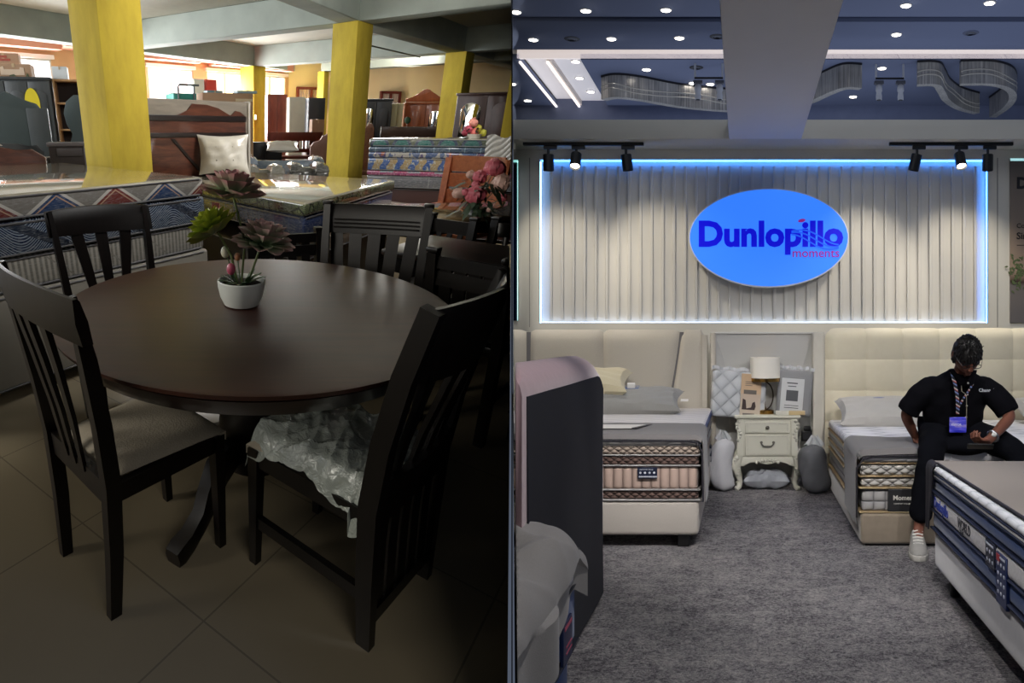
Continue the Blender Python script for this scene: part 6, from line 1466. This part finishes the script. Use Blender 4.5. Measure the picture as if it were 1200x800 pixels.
# shirt: torso and short sleeves
def blend(m, voxel, it):
    """one closed skin round everything in m"""
    me3 = bpy.data.meshes.new('blend'); bmesh.ops.recalc_face_normals(m.bm, faces=m.bm.faces); m.bm.to_mesh(me3); o = bpy.data.objects.new('blend', me3); COL.objects.link(o)
    rm = o.modifiers.new('remesh', 'REMESH'); rm.mode = 'VOXEL'; rm.voxel_size = voxel
    sm = o.modifiers.new('smooth', 'SMOOTH'); sm.factor = .5; sm.iterations = it
    dg = bpy.context.evaluated_depsgraph_get(); dg.update()
    m4 = bpy.data.meshes.new_from_object(o.evaluated_get(dg)); bpy.data.objects.remove(o)
    q = M(); q.add([v.co[:] for v in m4.vertices], [tuple(p.vertices) for p in m4.polygons]); return q
m = M()
tor = ((.60, 1.335, 5.74, .165, .125), (.66, 1.335, 5.735, .182, .14), (.73, 1.335, 5.71, .188, .145), (.81, 1.336, 5.675, .19, .143), (.89, 1.34, 5.64, .197, .132), (.96, 1.343, 5.605, .205, .118), (1.01, 1.345, 5.585, .185, .10), (1.04, 1.346, 5.57, .13, .085), (1.068, 1.347, 5.555, .078, .068), (1.085, 1.348, 5.548, .066, .06))
m.loft([[(cx - PX + rx * math.copysign(abs(math.cos(a)) ** .85, math.cos(a)), cy - PY + ry * math.sin(a), z) for a in [2 * PI * k / 32 for k in range(32)]] for z, cx, cy, rx, ry in tor])
for pts, rr in (([(1.19, 5.61, .965), (1.125, 5.635, .92), (1.07, 5.66, .85), (1.045, 5.672, .805)], (.078, .079, .074, .072)), ([(1.50, 5.59, .965), (1.565, 5.56, .92), (1.615, 5.515, .855), (1.635, 5.50, .815)], (.078, .079, .074, .072))):
    m.tube([(a - PX, b - PY, c) for a, b, c in pts], list(rr), 20); a, b, c = pts[0]; m.ell((a - PX, b - PY, c), (.078, .078, .072), 20, 12)
m = blend(m, .0075, 4)
for v in m.bm.verts: v.co += Vector((math.sin(v.co.z * 60 + v.co.x * 30), math.sin(v.co.z * 45 - v.co.x * 40), 0)) * .003
sh = obj('shirt', m, SHIRT, man)
def front_y(x, z):      # front of the shirt, room y
    return 5.61 - .135 + (z - .93) * -.15
m = M(); m.text('Channel', .028, .002, .0006, TR(1.45 - PX, 5.497 - PY, .945) @ FACE); obj('chest_lettering', m, mat('#b9bcc4', .5), sh)
m = M()
for z in (1.0, .93, .86, .79): m.ell((1.372 - PX, 5.47 + (.95 - z) * .22 - PY - .012, z), (.006, .004, .006), 8, 6)
obj('shirt_button', m, mat('#b8b4aa', .4), sh)
m = M(); m.bars([(1.30 - PX, 5.50 - PY, 1.075), (1.335 - PX, 5.455 - PY, 1.02), (1.355 - PX, 5.45 - PY, .985)], (1, 0, 0), .06, .008); m.bars([(1.41 - PX, 5.50 - PY, 1.075), (1.385 - PX, 5.455 - PY, 1.02), (1.37 - PX, 5.45 - PY, .985)], (1, 0, 0), .06, .008); obj('collar', m, SHIRT, sh)
TJ = {'pel': P(1.335, 5.745, .655, (.165, .115)), 'hr': P(1.225, 5.68, .655, .112), 'mr': P(1.17, 5.5, .63, .098), 'kr': P(1.125, 5.345, .575, .082), 'cr': P(1.085, 5.34, .38, .078), 'er': P(1.055, 5.345, .165, .076),
      'hl': P(1.45, 5.68, .655, .112), 'ml': P(1.57, 5.5, .635, .098), 'kl': P(1.66, 5.37, .585, .082), 'cl': P(1.668, 5.345, .38, .078), 'el': P(1.67, 5.34, .165, .076)}
m = grow('trousers', TJ, [('pel', 'hr'), ('hr', 'mr'), ('mr', 'kr'), ('kr', 'cr'), ('cr', 'er'), ('pel', 'hl'), ('hl', 'ml'), ('ml', 'kl'), ('kl', 'cl'), ('cl', 'el')], 'pel', lambda m: m.ell((1.365 - PX, 5.535 - PY, .612), (.17, .13, .062), 24, 12), .008, 2, 2)
for v in m.bm.verts: v.co += Vector((math.sin(v.co.z * 50 + v.co.y * 30), math.sin(v.co.z * 35 - v.co.x * 40), 0)) * .003
obj('trousers', m, TROU, man)
# hair
m = M(); m.tf = HDT; rh = random.Random(2)
def hair(u, v):
    th = 2 * PI * u; ph = PI * (1 - v * .66); x = math.sin(ph) * math.cos(th); y = math.sin(ph) * math.sin(th); z = -math.cos(ph)
    k = 1.09 + .05 * math.sin(23 * th) * math.sin(17 * ph) + .04 * math.sin(41 * th + 3 * v)
    if y < -.1 and z < .42: q = (.30 - z); k -= max(0, q) * .35 * min(1, (-y - .1) * 3)
    return (x * .080 * k, y * .100 * k + .004, z * .121 * k)
m.sheet(hair, 72, 26, -.012)
for i in range(110):
    th = rh.uniform(0, 6.28); ph = rh.uniform(.05, 1.0); d = Vector((math.sin(ph) * math.cos(th), math.sin(ph) * math.sin(th), math.cos(ph))); p = Vector((d.x * .085, d.y * .106, d.z * .128)); tn = Vector((-d.y, d.x, 0)) * rh.uniform(-1, 1) + Vector((0, -.6, .2)); tn.normalize()
    m.tube([p - d * .01, p + d * .001 + tn * .012, p - d * .004 + tn * .026], [.004, .003, .0008], 5)
obj('hair', m, mat('#0d0b0b', .55, var=.1, name='black_hair'), man)
m = M(); m.tf = HDT
for s in (-1, 1):
    m.tube([(s * .034 + .024 * math.cos(a), -.108, .016 + .018 * math.sin(a)) for a in [2 * PI * k / 20 for k in range(21)]], .0024, 6, False)
    m.tube([(s * .058, -.106, .02), (s * .078, -.05, .02), (s * .083, .0, .012)], .002, 6)
m.tube([(-.011, -.110, .018), (.011, -.110, .018)], .002, 6); obj('glasses', m, mat('#101012', .3), man)
# lanyard, badge, earphone cord, watch, shoes
g = G('striped_lanyard_ribbon'); x, y, z = g.xyz(); s5 = g.m('FRACT', g.m('ADD', g.m('MULTIPLY', z, 22.), g.m('MULTIPLY', x, 14.))); LAN = g.fin(g.ramp(s5, [(.0, '#22242e'), (.25, '#7b8cc8'), (.45, '#2a2a34'), (.6, '#b05a5a'), (.75, '#d2cfc8'), (.88, '#22242e')], 'CONSTANT'), .6)
m = M(); m.bars([(1.285 - PX, 5.515 - PY, 1.075), (1.292 - PX, 5.45 - PY, 1.0), (1.31 - PX, 5.462 - PY, .92), (1.318 - PX, 5.482 - PY, .84), (1.318 - PX, 5.49 - PY, .81)], (1, 0, 0), .02, .003)
m.bars([(1.425 - PX, 5.515 - PY, 1.07), (1.40 - PX, 5.45 - PY, .99), (1.35 - PX, 5.462 - PY, .91), (1.322 - PX, 5.482 - PY, .85)], (1, 0, 0), .013, .003); ly = obj('lanyard', m, LAN, man)
g = G('printed_badge'); x, y, z = g.xyz(); BDG = g.fin(g.ramp(g.m('ADD', g.m('MULTIPLY', g.noise(30, 2, scale3=(.4, 1, 1.6)), 1.), 0.), [(.3, '#2c2fb8'), (.5, '#5a5ae0'), (.6, '#9a8fd8'), (.7, '#4048d0')]), .3)
m = M(); m.box(1.268 - PX, 1.372 - PX, 5.487 - PY, 5.491 - PY, .695, .79, .003, 1); bd = obj('badge', m, BDG, ly)
m = M(); m.text('VISITOR', .018, .002, .0004, TR(1.276 - PX, 5.4855 - PY, .738) @ FACE); obj('badge_print', m, mat('#d8d8f0', .4), bd)
m = M(); m.tube([(1.33 - PX, 5.455 - PY, 1.02), (1.335 - PX, 5.452 - PY, .95), (1.365 - PX, 5.46 - PY, .93), (1.37 - PX, 5.475 - PY, .85), (1.374 - PX, 5.50 - PY, .72)], .0025, 6); obj('cord', m, mat('#8a8272', .5), man)
m = M(); c = Vector((1.487 - PX, 5.325 - PY, .69)); ax = (Vector(J['wl'][:3]) - Vector(J['el'][:3])).normalized(); u_ = ax.orthogonal().normalized(); v_ = ax.cross(u_)
m.tube([c + u_ * (.034 * math.cos(a)) + v_ * (.034 * math.sin(a)) for a in [2 * PI * k / 24 for k in range(25)]], .004, 8, False, ry=.009); w_ = obj('watch_strap', m, mat('#b9bcc0', .25, metal=.9), man)
m = M(); m.ell(c + (Vector((0, -1, .5)).normalized() * .036), (.016, .008, .016), 16, 8); obj('watch_case', m, mat('#d8d8d4', .3), w_)
SHOE = mat('#8f8d8a', .6, var=.06, vs=40, name='grey_white_trainer'); SOLE = mat('#b5b2ac', .6, name='white_sole')
for x0, y0, rz in ((1.045, 5.36, R(-8)), (1.675, 5.34, R(8))):
    T = TR(x0 - PX, y0 - PY, 0) @ RZ(rz) @ Matrix.Diagonal((1.12, 1.15, 1.18, 1)); m = M(); m.tf = T; rings = []
    for y, w, h, z0 in ((.045, .030, .085, .025), (.03, .038, .115, .022), (-.02, .041, .12, .02), (-.07, .044, .095, .02), (-.12, .048, .072, .02), (-.17, .046, .058, .02), (-.205, .034, .045, .022), (-.222, .016, .034, .025)):
        rings.append([(w * math.cos(a), y, z0 + (h - z0) * max(0, math.sin(a)) ** .7 if math.sin(a) > 0 else z0) for a in [2 * PI * k / 16 for k in range(16)]])
    m.loft(rings); s_ = obj('shoe', m, SHOE, man)
    m = M(); m.tf = T; o_ = [(.02, .05), (.04, .03), (.044, -.05), (.051, -.12), (.047, -.18), (.03, -.22), (0, -.232), (-.03, -.22), (-.047, -.18), (-.051, -.12), (-.044, -.05), (-.04, .03), (-.02, .05)]
    m.prism(o_, 0, .028, 'z', .006); obj('sole', m, SOLE, s_)
    m = M(); m.tf = T
    for k in range(5): m.tube([(-.026, -.04 - k * .02, .108 - k * .011), (0, -.045 - k * .02, .114 - k * .0115), (.026, -.04 - k * .02, .108 - k * .011)], .004, 6)
    obj('laces', m, mat('#d2d0ca', .7), s_)
t = thing(S_, 'phone', 'dark mobile phone held in the hand of the seated man', 'phone', (1.39, 5.235, .642), rot=RZ(R(-12)) @ RX(R(-28)))
m = M(); m.box(-.075, .075, -.036, .036, -.004, .004, .004, 3); obj('case', m, BLKM, t); m = M(); m.box(-.07, .07, -.032, .032, .004, .005); obj('screen', m, mat('#16181e', .1), t)
